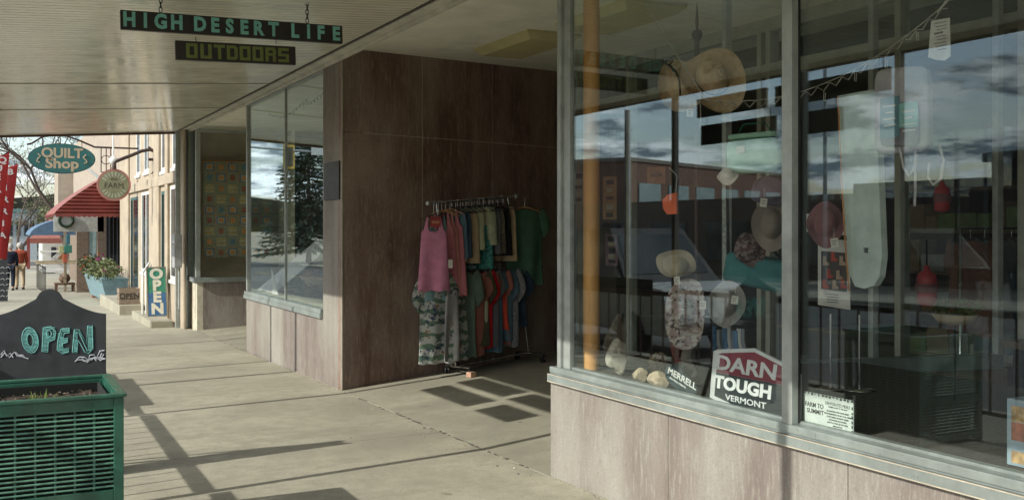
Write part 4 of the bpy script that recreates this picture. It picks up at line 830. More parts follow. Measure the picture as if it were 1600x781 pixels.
# cars
def car(label, loc, rzv, paint, tall=False):
    t = thing('parked_car', label, 'car', loc, rzv, 'vehicles parked along the street'); M = WM[t.name]
    h = 1.85 if tall else 1.45; bl = 1.05 if tall else .88
    prof = [(-2.3, .35), (-2.32, .6), (-2.2, bl-.05), (-1.2, bl), (1.9, bl), (2.25, bl-.04), (2.3, .6), (2.28, .35)]
    if tall: top = [(-1.25, bl), (-.55, h), (2.0, h), (2.2, bl)]
    else: top = [(-1.2, bl), (-.4, h), (1.0, h), (1.9, bl)]
    def loft(pr, wa, wb):
        mb = MB(); n = len(pr); zlo = min(z for _, z in pr); zhi = max(z for _, z in pr); vv = []
        for s in (-1, 1):
            for x, z in pr: w_ = wa+(wb-wa)*(z-zlo)/(zhi-zlo); vv.append(M @ Vector((x, s*w_, z)))
        mb.add(vv, [list(range(n)), list(range(2*n-1, n-1, -1))]+[[i, i+n, (i+1) % n+n, (i+1) % n] for i in range(n)]); return mb
    link('body', loft(prof, .86, .9), paint, t); g_ = loft(top, .86, .68); gl = link('greenhouse', g_, BLACKP if tall else paint, t)
    ins = [(x*.93+.02, z-.04 if z > bl+.1 else z+.05) for x, z in top]; wmb = loft(ins, .885, .70); link('side_glass', wmb, CARGL, t)
    a, b_, c, d_ = top
    for (p, q) in ((a, b_), (d_, c)):
        dx = -.012 if p is a else .012; l = [(p[0]*.85+q[0]*.15+dx, -.74, p[1]*.85+q[1]*.15), (p[0]*.85+q[0]*.15+dx, .74, p[1]*.85+q[1]*.15), (p[0]*.12+q[0]*.88+dx, .62, p[1]*.12+q[1]*.88), (p[0]*.12+q[0]*.88+dx, -.62, p[1]*.12+q[1]*.88)]
        vv = [M @ Vector(v) for v in l]+[M @ (Vector(v)+Vector((-dx, 0, -.01))) for v in l]; link('windscreen' if p is a else 'rear_window', MB().add(vv, [[0, 1, 2, 3], [7, 6, 5, 4], [0, 4, 5, 1], [1, 5, 6, 2], [2, 6, 7, 3], [3, 7, 4, 0]]), CARGL, t)
    for x in (-1.4, 1.4):
        for s in (-1, 1):
            Mw = M @ Matrix.Translation((x, s*.82, .33)) @ Matrix.Rotation(rad(90), 4, 'X'); w_ = link('wheel', MB().lathe([(.2, -.1), (.30, -.1), (.33, -.07), (.33, .07), (.30, .1), (.2, .1)], 20, Mw), mat('tyre', (.02, .02, .02), .9), t)
            link('rim', MB().lathe([(.001, -.105), (.19, -.095), (.205, -.09), (.205, .09), (.19, .095), (.001, .105)], 12, Mw), ALU, w_)
    for s in (-1, 1):
        link('headlight', MB().box((-2.33, s*.68-.16, .58), (-2.2, s*.68+.16, .74), .03, M), WHITE, t); link('tail_light', MB().box((2.2, s*.74-.1, .6), (2.32, s*.74+.1, .85), .02, M), mat('tail_red', (.4, .02, .02), .3), t)
    link('bumper', MB().box((-2.38, -.85, .36), (-2.25, .85, .52), .04, M), BLACKP, t); link('bumper', MB().box((2.25, -.85, .36), (2.37, .85, .52), .04, M), BLACKP, t)
    return t
WP = mat('car_white', (.6, .6, .58), .3, var=.03, spec=.6); SP = mat('car_silver', (.38, .40, .42), .28, .5, .04); DP = mat('car_maroon', (.10, .02, .025), .3, .2, .05); BP = mat('car_blue', (.04, .08, .14), .3, .3, .05)
car('white boxy van parked at the near kerb beside the storefront', (-2.6, 13.6, gz(13)-.14), rad(90), WP, True); car('silver car parked across the street facing the near window', (-10.6, 41, gz(41)-.14), rad(-90), SP)
car('maroon car parked across the street', (-11.2, 26, gz(26)-.14), rad(-90), DP); car('blue car parked across the street nearer the spruce', (-11.2, 34, gz(34)-.14), rad(-90), BP); 

t = tag(link('shadow_panel', MB().box((-.375, 9.75, .80), (-.362, 11.85, 1.0), .003), BLACKM), 'unseen dark panel added at the kerb railing to cast a shadow', 'panel')  # out of view, added to throw the dark patch onto the sidewalk
# ================================================================== planter with chalkboard (foreground left)
X0, X1, Y0, Y1 = -.10, .577, 5.12, 5.84; zb = gz(5.3); zt = .80
pl = thing('metal_planter', 'green metal mesh planter box filled with soil in the foreground', 'planter', ((X0+X1)/2, (Y0+Y1)/2, zb))
fr = MB()
for x in (X0, X1-.045):
    for y in (Y0, Y1-.045): fr.box((x, y, zb), (x+.045, y+.045, zt), .004)
for z0_, z1_ in ((zt-.055, zt), (zb+.30, zb+.36), (zb+.03, zb+.08)):
    fr.box((X0+.045, Y0+.002, z0_), (X1-.045, Y0+.032, z1_), .004); fr.box((X0+.045, Y1-.032, z0_), (X1-.045, Y1-.002, z1_), .004); fr.box((X0+.002, Y0+.045, z0_), (X0+.032, Y1-.045, z1_), .004); fr.box((X1-.032, Y0+.045, z0_), (X1-.002, Y1-.045, z1_), .004)
link('frame', fr, GREEN, pl)
rim = MB()
for a, b in (((X0-.012, Y0-.012), (X1+.012, Y0+.03)), ((X0-.012, Y1-.03), (X1+.012, Y1+.012)), ((X0-.012, Y0+.03), (X0+.03, Y1-.03)), ((X1-.03, Y0+.03), (X1+.012, Y1-.03))): rim.box((a[0], a[1], zt+.001), (b[0], b[1], zt+.018), .005)
link('rim', rim, GREEN, pl)
ml = MB(); n = 0
for za, zb_ in ((zb+.365, zt-.06), (zb+.085, zb+.295)):
    k = int((zb_-za)/.0215)
    for i in range(k):
        z = za+(zb_-za)*(i+.5)/k
        ml.tube([(X0+.04, Y0+.012, z), (X1-.04, Y0+.012, z)], .0064, 6, flat=.8)
        ml.tube([(X1-.012, Y0+.04, z), (X1-.012, Y1-.04, z)], .0052, 6, flat=.8)
        ml.tube([(X0+.012, Y0+.04, z), (X0+.012, Y1-.04, z)], .0052, 6)
    for i in range(1, 7): x = X0+.045+i*(X1-X0-.09)/7; ml.tube([(x, Y0+.024, za-.02), (x, Y0+.024, zb_+.02)], .006, 6)
    for i in range(1, 7): y = Y0+.045+i*(Y1-Y0-.09)/7; ml.tube([(X1-.024, y, za-.02), (X1-.024, y, zb_+.02)], .006, 6)
link('mesh_panel', ml, mat('green_mesh', (.12, .27, .195), .5, .1, .3, 30, grime=.25), pl)
ln_ = MB(); ln_.box((X0+.055, Y0+.055, zb+.05), (X1-.055, Y1-.055, .70), .01); link('inner_liner', ln_, mat('liner_black', (.012, .014, .012), .9), pl)
lw = MB(); 
for a, b in (((X0+.05, Y0+.05), (X1-.05, Y0+.058)), ((X0+.05, Y1-.058), (X1-.05, Y1-.05)), ((X0+.05, Y0+.058), (X0+.058, Y1-.058)), ((X1-.058, Y0+.058), (X1-.05, Y1-.058))): lw.box((a[0], a[1], .70), (b[0], b[1], .785))
link('liner_rim', lw, MC['liner_black'], pl)
so_ = MB(); random.seed(3)
so_.grid(lambda u, v: Vector((X0+.06+u*(X1-X0-.12), Y0+.06+v*(Y1-Y0-.12), .735+.018*noise.noise((u*6, v*6, 0))+.012*noise.noise((u*28, v*28, 1)))), 60, 60)
link('soil', so_, mat('soil', (.06, .042, .03), .98, var=.6, scale=60, bmp=.8), pl)
ch = MB()
for i in range(260):
    c = Vector((random.uniform(X0+.07, X1-.07), random.uniform(Y0+.07, Y1-.07), .742+random.uniform(0, .012))); a = Vector((random.gauss(0, 1), random.gauss(0, 1), random.gauss(0, .3))).normalized()*random.uniform(.004, .014); b = a.orthogonal().normalized()*.004; ch.add([c-a, c+b, c+a, c-b, c+Vector((0, 0, .004))], [[0, 1, 4], [1, 2, 4], [2, 3, 4], [3, 0, 4]])
link('mulch', ch, mat('mulch', (.15, .115, .085), .9, var=.5, scale=80), pl)
gr = MB(); random.seed(12)
for i in range(26):
    b = Vector((.215+random.gauss(0, .03), Y0+.26+random.gauss(0, .03), .735)); d_ = Vector((random.gauss(0, .35), random.gauss(0, .35), 1)).normalized(); l = random.uniform(.05, .105); s = Vector((.0035, 0, 0)); gr.add([b-s, b+s, b+d_*l*.6+s*.8, b+d_*l, b+d_*l*.6-s*.8], [[0, 1, 2, 3, 4]])
tag(link('grass_tuft', gr, mat('grass_blade', (.22, .30, .06), .6, var=.3, scale=30)), 'small tuft of fresh grass blades in the planter soil', 'plant')
# chalkboard
Yb = 7.15; zb0 = gz(7.15)+.03; cw = 0; cx = at_y(77, 400, Yb).x; hw = at_y(165.5, 400, Yb).x-cx; zsh = at_y(165, 489, Yb).z-.0; zpk = at_y(77, 452, Yb).z
def edge(f):   # silhouette height for |x|/hw
    f = abs(f); sh = zsh; pk = zpk-sh
    if f > .21: return sh+pk*.16*(1-(f-.21)/.79)+pk*.50*(1-math.sin((f-.21)/.79*math.pi/2))
    return sh+pk*.66+pk*.34*math.sqrt(max(0, 1-(f/.21)**2))
poly = [(cx-hw, zb0), (cx+hw, zb0)]+[(cx+hw*(1-2*i/60), edge(1-2*i/60)) for i in range(61)]
t = thing('open_chalkboard', 'black arched chalkboard reading OPEN standing behind the green planter', 'chalkboard', (cx, Yb, zb0)); Mx = Matrix(((1, 0, 0, 0), (0, 0, 1, Yb), (0, 1, 0, 0), (0, 0, 0, 1)))
m = MB(); m.prism(poly, .022, Mx); link('board', m, mat('blackboard', (.018, .021, .024), .6, var=.35, scale=9, bmp=.05, grime=.15), t)
for sx in (-1, 1): link('leg', MB().add([(cx+sx*(hw-.04)-.02, Yb+.023, zsh-.1), (cx+sx*(hw-.04)+.02, Yb+.023, zsh-.1), (cx+sx*(hw-.04)+.02, Yb+.36, gz(Yb)), (cx+sx*(hw-.04)-.02, Yb+.36, gz(Yb)), (cx+sx*(hw-.04)-.02, Yb+.045, zsh-.1), (cx+sx*(hw-.04)+.02, Yb+.045, zsh-.1), (cx+sx*(hw-.04)+.02, Yb+.385, gz(Yb)), (cx+sx*(hw-.04)-.02, Yb+.385, gz(Yb))], [[0, 1, 2, 3], [4, 7, 6, 5], [0, 4, 5, 1], [2, 6, 7, 3], [1, 5, 6, 2], [0, 3, 7, 4]]), BLACKP, t)
for sx in (-1, 1): link('foot', MB().box((cx+sx*(hw-.05)-.025, Yb, gz(Yb)), (cx+sx*(hw-.05)+.025, Yb+.022, zb0-.001)), BLACKP, t)
CHK = mat('teal_chalk', (.15, .38, .36), .95, var=.25, scale=40); CHW = mat('white_chalk', (.42, .44, .48), .95, var=.25, scale=50)
def chalk(strokes, m, name, r=.0045, fill=None):
    mb = MB()
    for st_ in strokes:
        pts = [at_y(x, y, Yb-.004) for x, y in st_]; mb.tube(pts, r, 5)
    return link(name, mb, m, t)
def loop(x, y, a, b, n=16, s=0, e=360, tilt=0): return [(x+a*math.cos(rad(s+(e-s)*i/n))+tilt*b*math.sin(rad(s+(e-s)*i/n)), y-b*math.sin(rad(s+(e-s)*i/n))) for i in range(n+1)]
O_ = [loop(47, 532, 13, 20, tilt=-.1), loop(47, 532, 5, 10, tilt=-.1)]
P__ = [[(66, 549), (68, 512), (80, 510), (88, 518), (86, 530), (76, 534), (75, 550), (66, 549)], loop(77, 521, 4, 5)]
E__ = [[(109, 512), (96, 514), (91, 532), (90, 546), (98, 552), (108, 549), (108, 543), (99, 544), (98, 536), (106, 534), (106, 527), (99, 528), (101, 520), (109, 519), (109, 512)]]
N__ = [[(114, 549), (117, 514), (124, 514), (136, 536), (138, 508), (145, 507), (146, 542), (139, 551), (133, 548), (123, 530), (121, 550), (114, 549)]]
chalk(O_+P__+E__+N__, CHK, 'lettering_outline', .004)
hs = []
for (x0, x1, y0, y1, hole) in ((35, 59, 514, 550, (47, 532, 6, 11)), (67, 76, 514, 549, None), (91, 98, 520, 548, None), (97, 108, 513, 518, None), (97, 107, 529, 534, None), (97, 107, 545, 550, None), (116, 122, 518, 548, None), (138, 145, 510, 546, None), (76, 86, 512, 516, None), (76, 85, 527, 532, None), (83, 87, 516, 528, None)):
    y = y0
    while y < y1:
        xa, xb = x0, x1
        if hole:
            f = (y-532)/19; wd = 12*math.sqrt(max(0, 1-f*f)); xa, xb = 47-wd, 47+wd
            g_ = (y-532)/11
            if abs(g_) < 1: w2 = 6*math.sqrt(1-g_*g_); hs += [[(xa, y), (47-w2, y-.5)], [(47+w2, y), (xb, y-.5)]]; y += 2.1; continue
        hs.append([(xa, y), (xb, y-.6)]); y += 2.1
for k in range(7): hs.append([(123+k*2, 517+k*4), (127+k*1.7, 523+k*4)])
chalk(hs, CHK, 'lettering_fill', .0030)
random.seed(2)
mt = [[(0, 560), (6, 553), (10, 556), (14, 560), (17, 556), (22, 551), (26, 557), (34, 558), (44, 561)], [(0, 556), (5, 549), (9, 558), (15, 553), (20, 560)], [(24, 551), (29, 556), (38, 558)],
      [(118, 564), (124, 557), (132, 556), (139, 561), (141, 553), (148, 552), (151, 559), (157, 546), (164, 545)], [(120, 561), (130, 560), (137, 564), (146, 557), (156, 559), (160, 549)], [(126, 560), (133, 563), (149, 556), (160, 556), (163, 551)]]
for _ in range(8): a = random.choice((random.uniform(2, 30), random.uniform(122, 160))); mt.append([(a, 560+random.uniform(-4, 2)), (a+4, 556+random.uniform(-3, 3)), (a+8, 559+random.uniform(-4, 3))])
chalk(mt, CHW, 'chalk_mountains', .0038)
t.rotation_euler = (0, 0, rad(-13))

# ================================================================== hanging name signs across the sidewalk
def wordsign(name, label, c4, Y, txt, col, thick, ls, ext):
    tl, trr, br, bl_ = [at_y(x, y, Y) for x, y in c4]; ex = ((trr-tl)+(br-bl_)).normalized(); wdt = ((trr-tl).length+(br-bl_).length)/2; ht = ((tl-bl_).length+(trr-br).length)/2
    c = (tl+trr+br+bl_)/4; M = frame_(c, ex, (0, 0, 1)); t = thing(name, label, 'sign', tuple(c-Vector((0, 0, ht/2))))
    link('board', MB().box((-wdt/2, -ht/2, -.02), (wdt/2, ht/2, .02), .003, M), BOARD, t); return t, M, wdt, ht
YS1 = 7.62
def box_letters(mb, txt, M, wdt, ht, th, fill=.93, lw=.2, gap=.42, blocky=True):
    pat = {'H': ['10001', '10001', '10001', '11111', '10001', '10001', '10001'], 'I': ['00100']*7}
    return mb
def text_fit(mb, txt, width, height, M, off=0., shear=0, ext=.0008, mi=0):
    v, f = text_bm(txt, 1., Matrix.Identity(4), ext=0.5, off=off/height, shear=shear); xs = [p.x for p in v]; ys = [p.y for p in v]; sx = width/(max(xs)-min(xs)); sy = height/(max(ys)-min(ys)); mx, my = (max(xs)+min(xs))/2, (max(ys)+min(ys))/2
    mb.add([M @ Vector(((p.x-mx)*sx, (p.y-my)*sy, p.z*2*ext)) for p in v], f, mi); return mb
def spread_text(mb, txt, M, wdt, size, pos=None, off=.006, sx=1, z=.0212, y0=0):
    n = len(txt)
    for i, chh in enumerate(txt):
        if chh == ' ': continue
        x = -wdt/2+wdt*(i+.5)/n if pos is None else pos[i]; text(mb, chh, size, M @ Matrix.Translation((x, y0, z)), ext=.0015, off=off, sx=sx)
t, M, wdt, ht = wordsign('name_sign', 'long dark HIGH DESERT LIFE board hanging by chains from the soffit', ((188, 16), (534, 42), (534, 69), (188, 47)), YS1, '', None, .04, 0, 0)
def px2x(px): return at_y(px, 40, YS1).x-M.translation.x
TEAL = text_mat('sign_teal', (.22, .56, .50)); l = MB()
pos = [px2x(p) for p in (201.5, 226.5, 250.5, 275.5, 0, 311.5, 335, 358, 380.5, 402.5, 426.5, 0, 459.5, 481, 500, 524)]
spread_text(l, 'HIGH DESERT LIFE', M, wdt, ht*1.02, pos, off=.0062, sx=.86); link('lettering', l, TEAL, t)
l = MB(); M_b = M @ Matrix.Rotation(math.pi, 4, 'Y'); spread_text(l, 'HIGH DESERT LIFE', M_b, wdt*.97, ht*.98, None, off=.0035, sx=.86); link('lettering', l, TEAL, t)
def chain(px, y0, Yv, zt_, parent, r=.011):
    mb = MB(); p = at_y(px, y0, Yv); z = p.z; k = 0
    while z < zt_:
        n = 10; pts = [Vector((p.x, Yv, z+.02))+Vector(((math.cos(i*2*math.pi/n)*r if k % 2 == 0 else 0), (0 if k % 2 == 0 else math.cos(i*2*math.pi/n)*r), math.sin(i*2*math.pi/n)*.022)) for i in range(n+1)]; mb.tube(pts, .0035, 5, cap=False); z += .033; k += 1
    return link('chain', mb, BLACKM, parent)
for px, y0 in ((251, 20), (480, 37)): chain(px, y0, YS1, zs(at_y(px, y0, YS1).x), t)
t2, M, wdt, ht = wordsign('name_sign', 'shorter dark OUTDOORS board hanging under the long sign', ((274, 64), (461, 74), (461, 102.5), (274, 94)), YS1, '', None, .04, 0, 0)
OLV = text_mat('sign_olive', (.16, .20, .05)); l = MB(); xs0 = [at_y(p, 84, YS1).x-M.translation.x for p in (299, 321, 342, 362, 382, 402, 422, 442)]
# blocky letters made of bars
bars = {'O': [(0, 0, 1, .2), (0, .8, 1, 1), (0, .2, .3, .8), (.7, .2, 1, .8)], 'U': [(0, 0, 1, .2), (0, .2, .3, 1), (.7, .2, 1, 1)], 'T': [(0, .8, 1, 1), (.35, 0, .65, .8)],
        'D': [(0, 0, .85, .2), (0, .8, .85, 1), (0, .2, .3, .8), (.7, .1, 1, .9)], 'R': [(0, 0, .3, 1), (.3, .8, .9, 1), (.3, .42, .9, .6), (.7, .5, 1, .9), (.68, 0, .98, .42)], 'S': [(0, 0, 1, .2), (0, .41, 1, .6), (0, .8, 1, 1), (0, .6, .3, .8), (.7, .2, 1, .41)]}
for Mq, xx in ((M, xs0), (M @ Matrix.Rotation(math.pi, 4, 'Y'), xs0)):
    for chh, x in zip('OUTDOORS', xx):
        for k, (a, b, c, d_) in enumerate(bars[chh]): l.box((x-.04+a*.08, -ht*.38+b*ht*.76, .0202), (x-.04+c*.08, -ht*.38+d_*ht*.76, .0222+k*.0002), 0, Mq)
link('lettering', l, OLV, t2)
hk = MB()
for px in (306, 431):
    p = at_y(px, 67, YS1); hk.tube([p+Vector((0, 0, -.012)), p+Vector((.004, 0, .01)), p+Vector((-.003, 0, .022)), p+Vector((.002, 0, .04))], .003, 5)
link('hook', hk, BLACKM, t2)
# ================================================================== clothes rack in the entry
RA, RB_ = Vector((4.20, 10.0, 1.87)), Vector((5.37, 10.31, 1.965)); RDv = (RB_-RA).normalized()
BA, BB = Vector((4.53, 10.06, rz(4.53, 10.06))), Vector((5.58, 10.34, rz(5.58, 10.34)))
rk = thing('clothes_rack', 'two tier chrome rolling clothes rack against the dark entry wall', 'clothes rack', tuple(BA))
PERP = Vector((-.256, .967, 0))
def rod(pts, r, n=8): return MB().tube(pts, r, n)
link('top_rail', rod([RA-RDv*.02, RB_+RDv*.02], .0135, 12), CHROME, rk)
for p in (RA-RDv*.03, RB_+RDv*.03): link('end_cap', MB().lathe([(.001, -.018), (.022, -.012), (.026, 0), (.022, .012), (.001, .018)], 12, Matrix.Translation(p) @ RDv.to_track_quat('Z', 'Y').to_matrix().to_4x4()), mat('cap_grey', (.55, .55, .53), .4, .3), rk)
for (a, b) in ((RA+RDv*.09, BA+Vector((0, 0, .10))), (RB_-RDv*.09, BB+Vector((0, 0, .12)))): link('upright', rod([a-Vector((0, 0, .012)), b], .0125, 10), CHROME, rk)
LA = RA+RDv*.09; LA = LA+(BA+Vector((0, 0, .1))-LA)*.38; LB = RB_-RDv*.09; LB = LB+(BB+Vector((0, 0, .12))-LB)*.43
link('lower_rail', rod([LA, LB], .011, 10), CHROME, rk)
for P0, k in ((BA, 0), (BB, 1)):
    a, b = P0-PERP*.24, P0+PERP*(.17 if k == 0 else .2); za = rz(a.x, a.y)+.095; zb2 = rz(b.x, b.y)+.095
    link('foot_bar', MB().tube([(a.x, a.y, za), (b.x, b.y, zb2)], .014, 8), CHROME, rk)
    for q in (a, b):
        zq = rz(q.x, q.y); cst = link('caster', MB().box((q.x-.012, q.y-.02, zq+.045), (q.x+.012, q.y+.02, zq+.095), .004), BLACKP, rk)
        for sx in (-.022, .012): link('wheel', MB().lathe([(.001, 0), (.03, 0), (.036, .003), (.036, .009), (.03, .012), (.001, .012)], 16, Matrix(((0, 0, 1, q.x+sx), (1, 0, 0, q.y), (0, 1, 0, zq+.038), (0, 0, 0, 1)))), BLACKP, cst)
link('base_rail', MB().tube([BA+Vector((0, 0, .10)), BB+Vector((0, 0, .10))], .012, 8), CHROME, rk)
a = BA-PERP*.24; wd = MB().box((-.04, -.035, 0), (.04, .035, .055), .006, Matrix.Translation((a.x-.01, a.y-.05, rz(a.x, a.y-.05)+.001)) @ Matrix.Rotation(.4, 4, 'Z')); tag(link('wood_block', wd, mat('raw_wood', (.50, .30, .20), .8, var=.2, scale=20)), 'small raw wood block wedged against the rack caster', 'wood block')
def rail_pt(px, A, B):
    a = ray(px, 300); k = a[0]/a[1]; dA = B-A; s = (k*A.y-A.x)/(dA.x-k*dA.y); return A+dA*s
def ringrow(cx_, w_, t_, z, n, ph, fa, M, skew=0, kf=26):
    r = []
    for i in range(n):
        q = 2*math.pi*i/n; x = w_*math.cos(q); fa2 = fa*1.5; y = t_*math.sin(q)+fa2*math.sin(kf*x+ph-z*2.2)+fa2*.7*math.sin(kf*.47*x+ph*2+z*1.5); r.append(M @ Vector((cx_+x, y+skew, z)))
    return r
def rings(mb, rows, cap=False, mi=0):
    n = len(rows[0]); vv = [p for r in rows for p in r]; mb.add(vv, [[i*n+k, i*n+(k+1) % n, (i+1)*n+(k+1) % n, (i+1)*n+k] for i in range(len(rows)-1) for k in range(n)], mi, True)
def garment_mesh(kind, w, h, M, seed=0, t=.03, flare=.1, fold=1.):
    random.seed(seed); mb = MB(); ph = random.uniform(0, 6); n = 40
    if kind in ('tee', 'shirt'):
        rows = []
        for j in range(19):
            v = j/18
            hw = w*(.30+.70*min(1, v/.07)**.6) if v < .07 else w*(1-.06*math.sin((v-.07)*3)+flare*v)
            rows.append(ringrow(.012*math.sin(v*3.4+ph)*v, hw, t*(.25+.75*min(1, v*6)), -v*h-.02, n, ph, .012*fold*min(1, v*1.4), M, skew=.018*math.sin(v*2.6+ph*1.7)*v))
        rows[-1] = [p+(M.to_3x3() @ Vector((0, 0, .008*math.sin(i*1.3+ph)))) for i, p in enumerate(rows[-1])]
        rings(mb, rows)
        for s in (-1, 1):
            rr = []; sl = random.uniform(.26, .52); dr = random.uniform(.20, .33)
            for j in range(8):
                v = j/7; c = Vector((s*(w*.80+math.sin(v*1.4)*w*sl), .014*math.sin(v*3+ph), -.06-dr*h*(v**1.15))); rr.append([M @ (c+Vector((s*math.cos(q)*(.085-.012*v)*.60, math.sin(q)*t*.75+.004*math.sin(q*3+ph)*v, math.cos(q)*(.085-.0*v)*.8))) for q in [2*math.pi*i/16 for i in range(16)]])
            rings(mb, rr)
    elif kind == 'tank':
        rows = []
        for j in range(17):
            v = j/16; rows.append(ringrow(0, w*(.80+.12*v+flare*v), t*(.5+.5*v), -.17-v*(h-.17), n, ph, .014*fold*v, M))
        rows[-1] = [p+(M.to_3x3() @ Vector((0, 0, .012*math.sin(i*1.1+ph)))) for i, p in enumerate(rows[-1])]
        # raise sides into straps
        top = rows[0]; tp = []
        inv = M.inverted()
        for k in (1, 2, 3, 4):
            r = []
            for p in top:
                l = inv @ p; x = abs(l.x)/(w*.8); st_ = math.exp(-((x-.68)/.30)**2); f = k/4
                r.append(M @ Vector((l.x*(1-.22*f*(1 if x > .5 else .3)), l.y*(1-.5*f), l.z+.16*f*max(0, (st_-.42)/.58)-.02*f*(1-st_))))
            tp.append(r)
        rings(mb, tp[::-1]+rows)
    elif kind == 'shorts':
        rows = [ringrow(0, w*(.82+.18*min(1, v*2)), t*(.8+.2*v), -v*h*.48, n, ph, .005*fold, M) for v in [j/6 for j in range(7)]]; rings(mb, rows)
        for s in (-1, 1):
            rr = [ringrow(s*w*(.50+.06*v), w*(.50+.05*v), t*(1+.25*v), -h*(.46+.54*v), 22, ph+s, .007*fold, M) for v in [j/8 for j in range(9)]]; rings(mb, rr)
    elif kind == 'skirt':
        rings(mb, [ringrow(0, w*(.7+.3*v), t*(.7+.3*v), -v*h, n, ph, .014*fold*(.3+v), M, kf=34) for v in [j/12 for j in range(13)]])
    return mb
def pattern(name, c1, c2, c3, sc_=14):
    if 'pat_'+name in MC: return MC['pat_'+name]
    m, Nn, Ll, b = newmat('pat_'+name); n1 = tex(Nn, Ll, sc_, 3, rough=.7); n2 = tex(Nn, Ll, sc_*.55, 2, (1, 1, 2.2), off=(4, 2, 6)); c = mix(Nn, Ll, rng(Nn, Ll, n2, .47, .5), c1, c2); c = mix(Nn, Ll, rng(Nn, Ll, n1, .56, .585), c, c3)
    Ll.new(c, b.inputs['Base Color']); b.inputs['Roughness'].default_value = .9; MC['pat_'+name] = m; return m
def garment(kind, label, pos, yaw, w, h, m, drop=.11, wood=False, seed=0, t=.03, flare=.1, grp='clothes hanging on the rack', hang=True, tagc=None, tilt=0, fold=1., cat=None):
    pos = Vector(pos); M = Matrix.Translation(pos) @ Matrix.Rotation(yaw, 4, 'Z') @ Matrix.Rotation(tilt, 4, 'Y') @ Matrix.Translation((0, 0, -drop))
    nm = {'tee': 't_shirt', 'shirt': 'shirt', 'tank': 'tank_top', 'shorts': 'shorts', 'skirt': 'skirt'}[kind]
    th_ = thing(nm, label, cat or {'tee': 't-shirt', 'shirt': 'shirt', 'tank': 'tank top', 'shorts': 'shorts', 'skirt': 'skirt'}[kind], tuple(pos-Vector((0, 0, drop))), yaw, grp)
    link('fabric', garment_mesh(kind, w, h, M, seed, t, flare, fold), m, th_)
    if hang:
        hb = MB(); hb.tube([M @ Vector((0, 0, drop-.005)), M @ Vector((.012, 0, drop+.012)), M @ Vector((0, 0, drop+.02)), M @ Vector((-.01, 0, drop+.008))], .0022, 5); hb.tube([M @ Vector((0, 0, .0)), M @ Vector((0, 0, drop-.005))], .0022, 5); link('hook', hb, CHROME, th_)
        wsp = w*(.95 if kind != 'shorts' else .7); a_ = MB(); a_.tube([M @ Vector((-wsp, 0, -.05 if kind != 'shorts' else .012)), M @ Vector((-wsp*.3, 0, .0 if kind != 'shorts' else .016)), M @ Vector((0, 0, .012)), M @ Vector((wsp*.3, 0, .0 if kind != 'shorts' else .016)), M @ Vector((wsp, 0, -.05 if kind != 'shorts' else .012))], [.007, .010, .011, .010, .007] if wood else .005, 8, flat=.7); link('hanger', a_, WOODH if wood else BLACKP, th_)
    if tagc:
        dx, dz = tagc; M2_ = M @ Matrix.Translation((dx, -t-.03, dz)); g_ = MB(); g_.box((-.022, -.001, -.06), (.022, .001, .03), 0, M2_); link('price_tag', g_, mat('tag_card', (.55, .53, .46), .8), th_)
    return th_
PINK = fabric('pink', (.50, .20, .30)); ROSE = fabric('rose', (.42, .15, .17)); SALMON = fabric('salmon', (.38, .16, .14)); TEALG = fabric('dusty_teal', (.17, .27, .28))
NAVY = fabric('navy_blue', (.035, .055, .085)); SAGE = fabric('sage', (.33, .34, .23)); TAN = fabric('tan', (.36, .27, .17)); GREY = fabric('grey', (.10, .105, .11)); BLK = fabric('black', (.012, .012, .015)); FGREEN = fabric('forest', (.055, .115, .075))
TERRA = fabric('terracotta', (.26, .105, .08)); RED_ = fabric('red', (.45, .02, .025)); ORED = fabric('orange_red', (.50, .06, .035)); STEEL = fabric('steel', (.08, .13, .165)); OLIVE = fabric('olive', (.07, .065, .04)); BROWN = fabric('brown', (.17, .075, .055)); GRN2 = fabric('mid_green', (.075, .105, .08)); HEATH = mat('cloth_heather', (.17, .17, .18), .95, 0, .35, 40, .4)
AQUA = pattern('aqua', (.03, .16, .14), (.05, .24, .2), (.01, .03, .035), 34); PLAID = pattern('plaid', (.10, .09, .07), (.17, .14, .10), (.04, .04, .04), 60)
def bandpat(name, off):
    m, Nn, Ll, b = newmat('pat_'+name); tc_ = Nn.new('ShaderNodeTexCoord'); sp3 = Nn.new('ShaderNodeSeparateXYZ'); Ll.new(tc_.outputs['Object'], sp3.inputs[0]); nz_ = tex(Nn, Ll, 9, 3, off=(off, 2, 1)); ma = Nn.new('ShaderNodeMath'); ma.operation = 'MULTIPLY_ADD'; ma.inputs[1].default_value = .16; Ll.new(nz_, ma.inputs[0]); Ll.new(sp3.outputs[2], ma.inputs[2])
    md = Nn.new('ShaderNodeMath'); md.operation = 'PINGPONG'; md.inputs[1].default_value = .062; Ll.new(ma.outputs[0], md.inputs[0]); n1 = tex(Nn, Ll, 26, 4, rough=.75, off=(off, 4, 4)); n3 = tex(Nn, Ll, 5, 2, off=(1, off, 4))
    c = mix(Nn, Ll, rng(Nn, Ll, md.outputs[0], .036, .038), (.40, .41, .38), (.10, .165, .115)); k_ = Nn.new('ShaderNodeMath'); k_.operation = 'MULTIPLY'; Ll.new(rng(Nn, Ll, n1, .53, .55), k_.inputs[0]); Ll.new(rng(Nn, Ll, n3, .46, .5), k_.inputs[1]); c = mix(Nn, Ll, k_.outputs[0], c, (.035, .045, .09)); n5 = tex(Nn, Ll, 16, 1, off=(9, off, 0)); c = mix(Nn, Ll, rng(Nn, Ll, n5, .68, .70), c, (.24, .12, .06)); Ll.new(c, b.inputs['Base Color']); b.inputs['Roughness'].default_value = .9; return m
FLOR = bandpat('floral', 1.); FLOR2 = bandpat('floral2', 7.); SHEEN = mat('cloth_sheen', (.28, .27, .26), .45, .3, .15, 10, .2)
pw = math.atan2(.967, -.256)   # yaw of a garment hung square to the rail
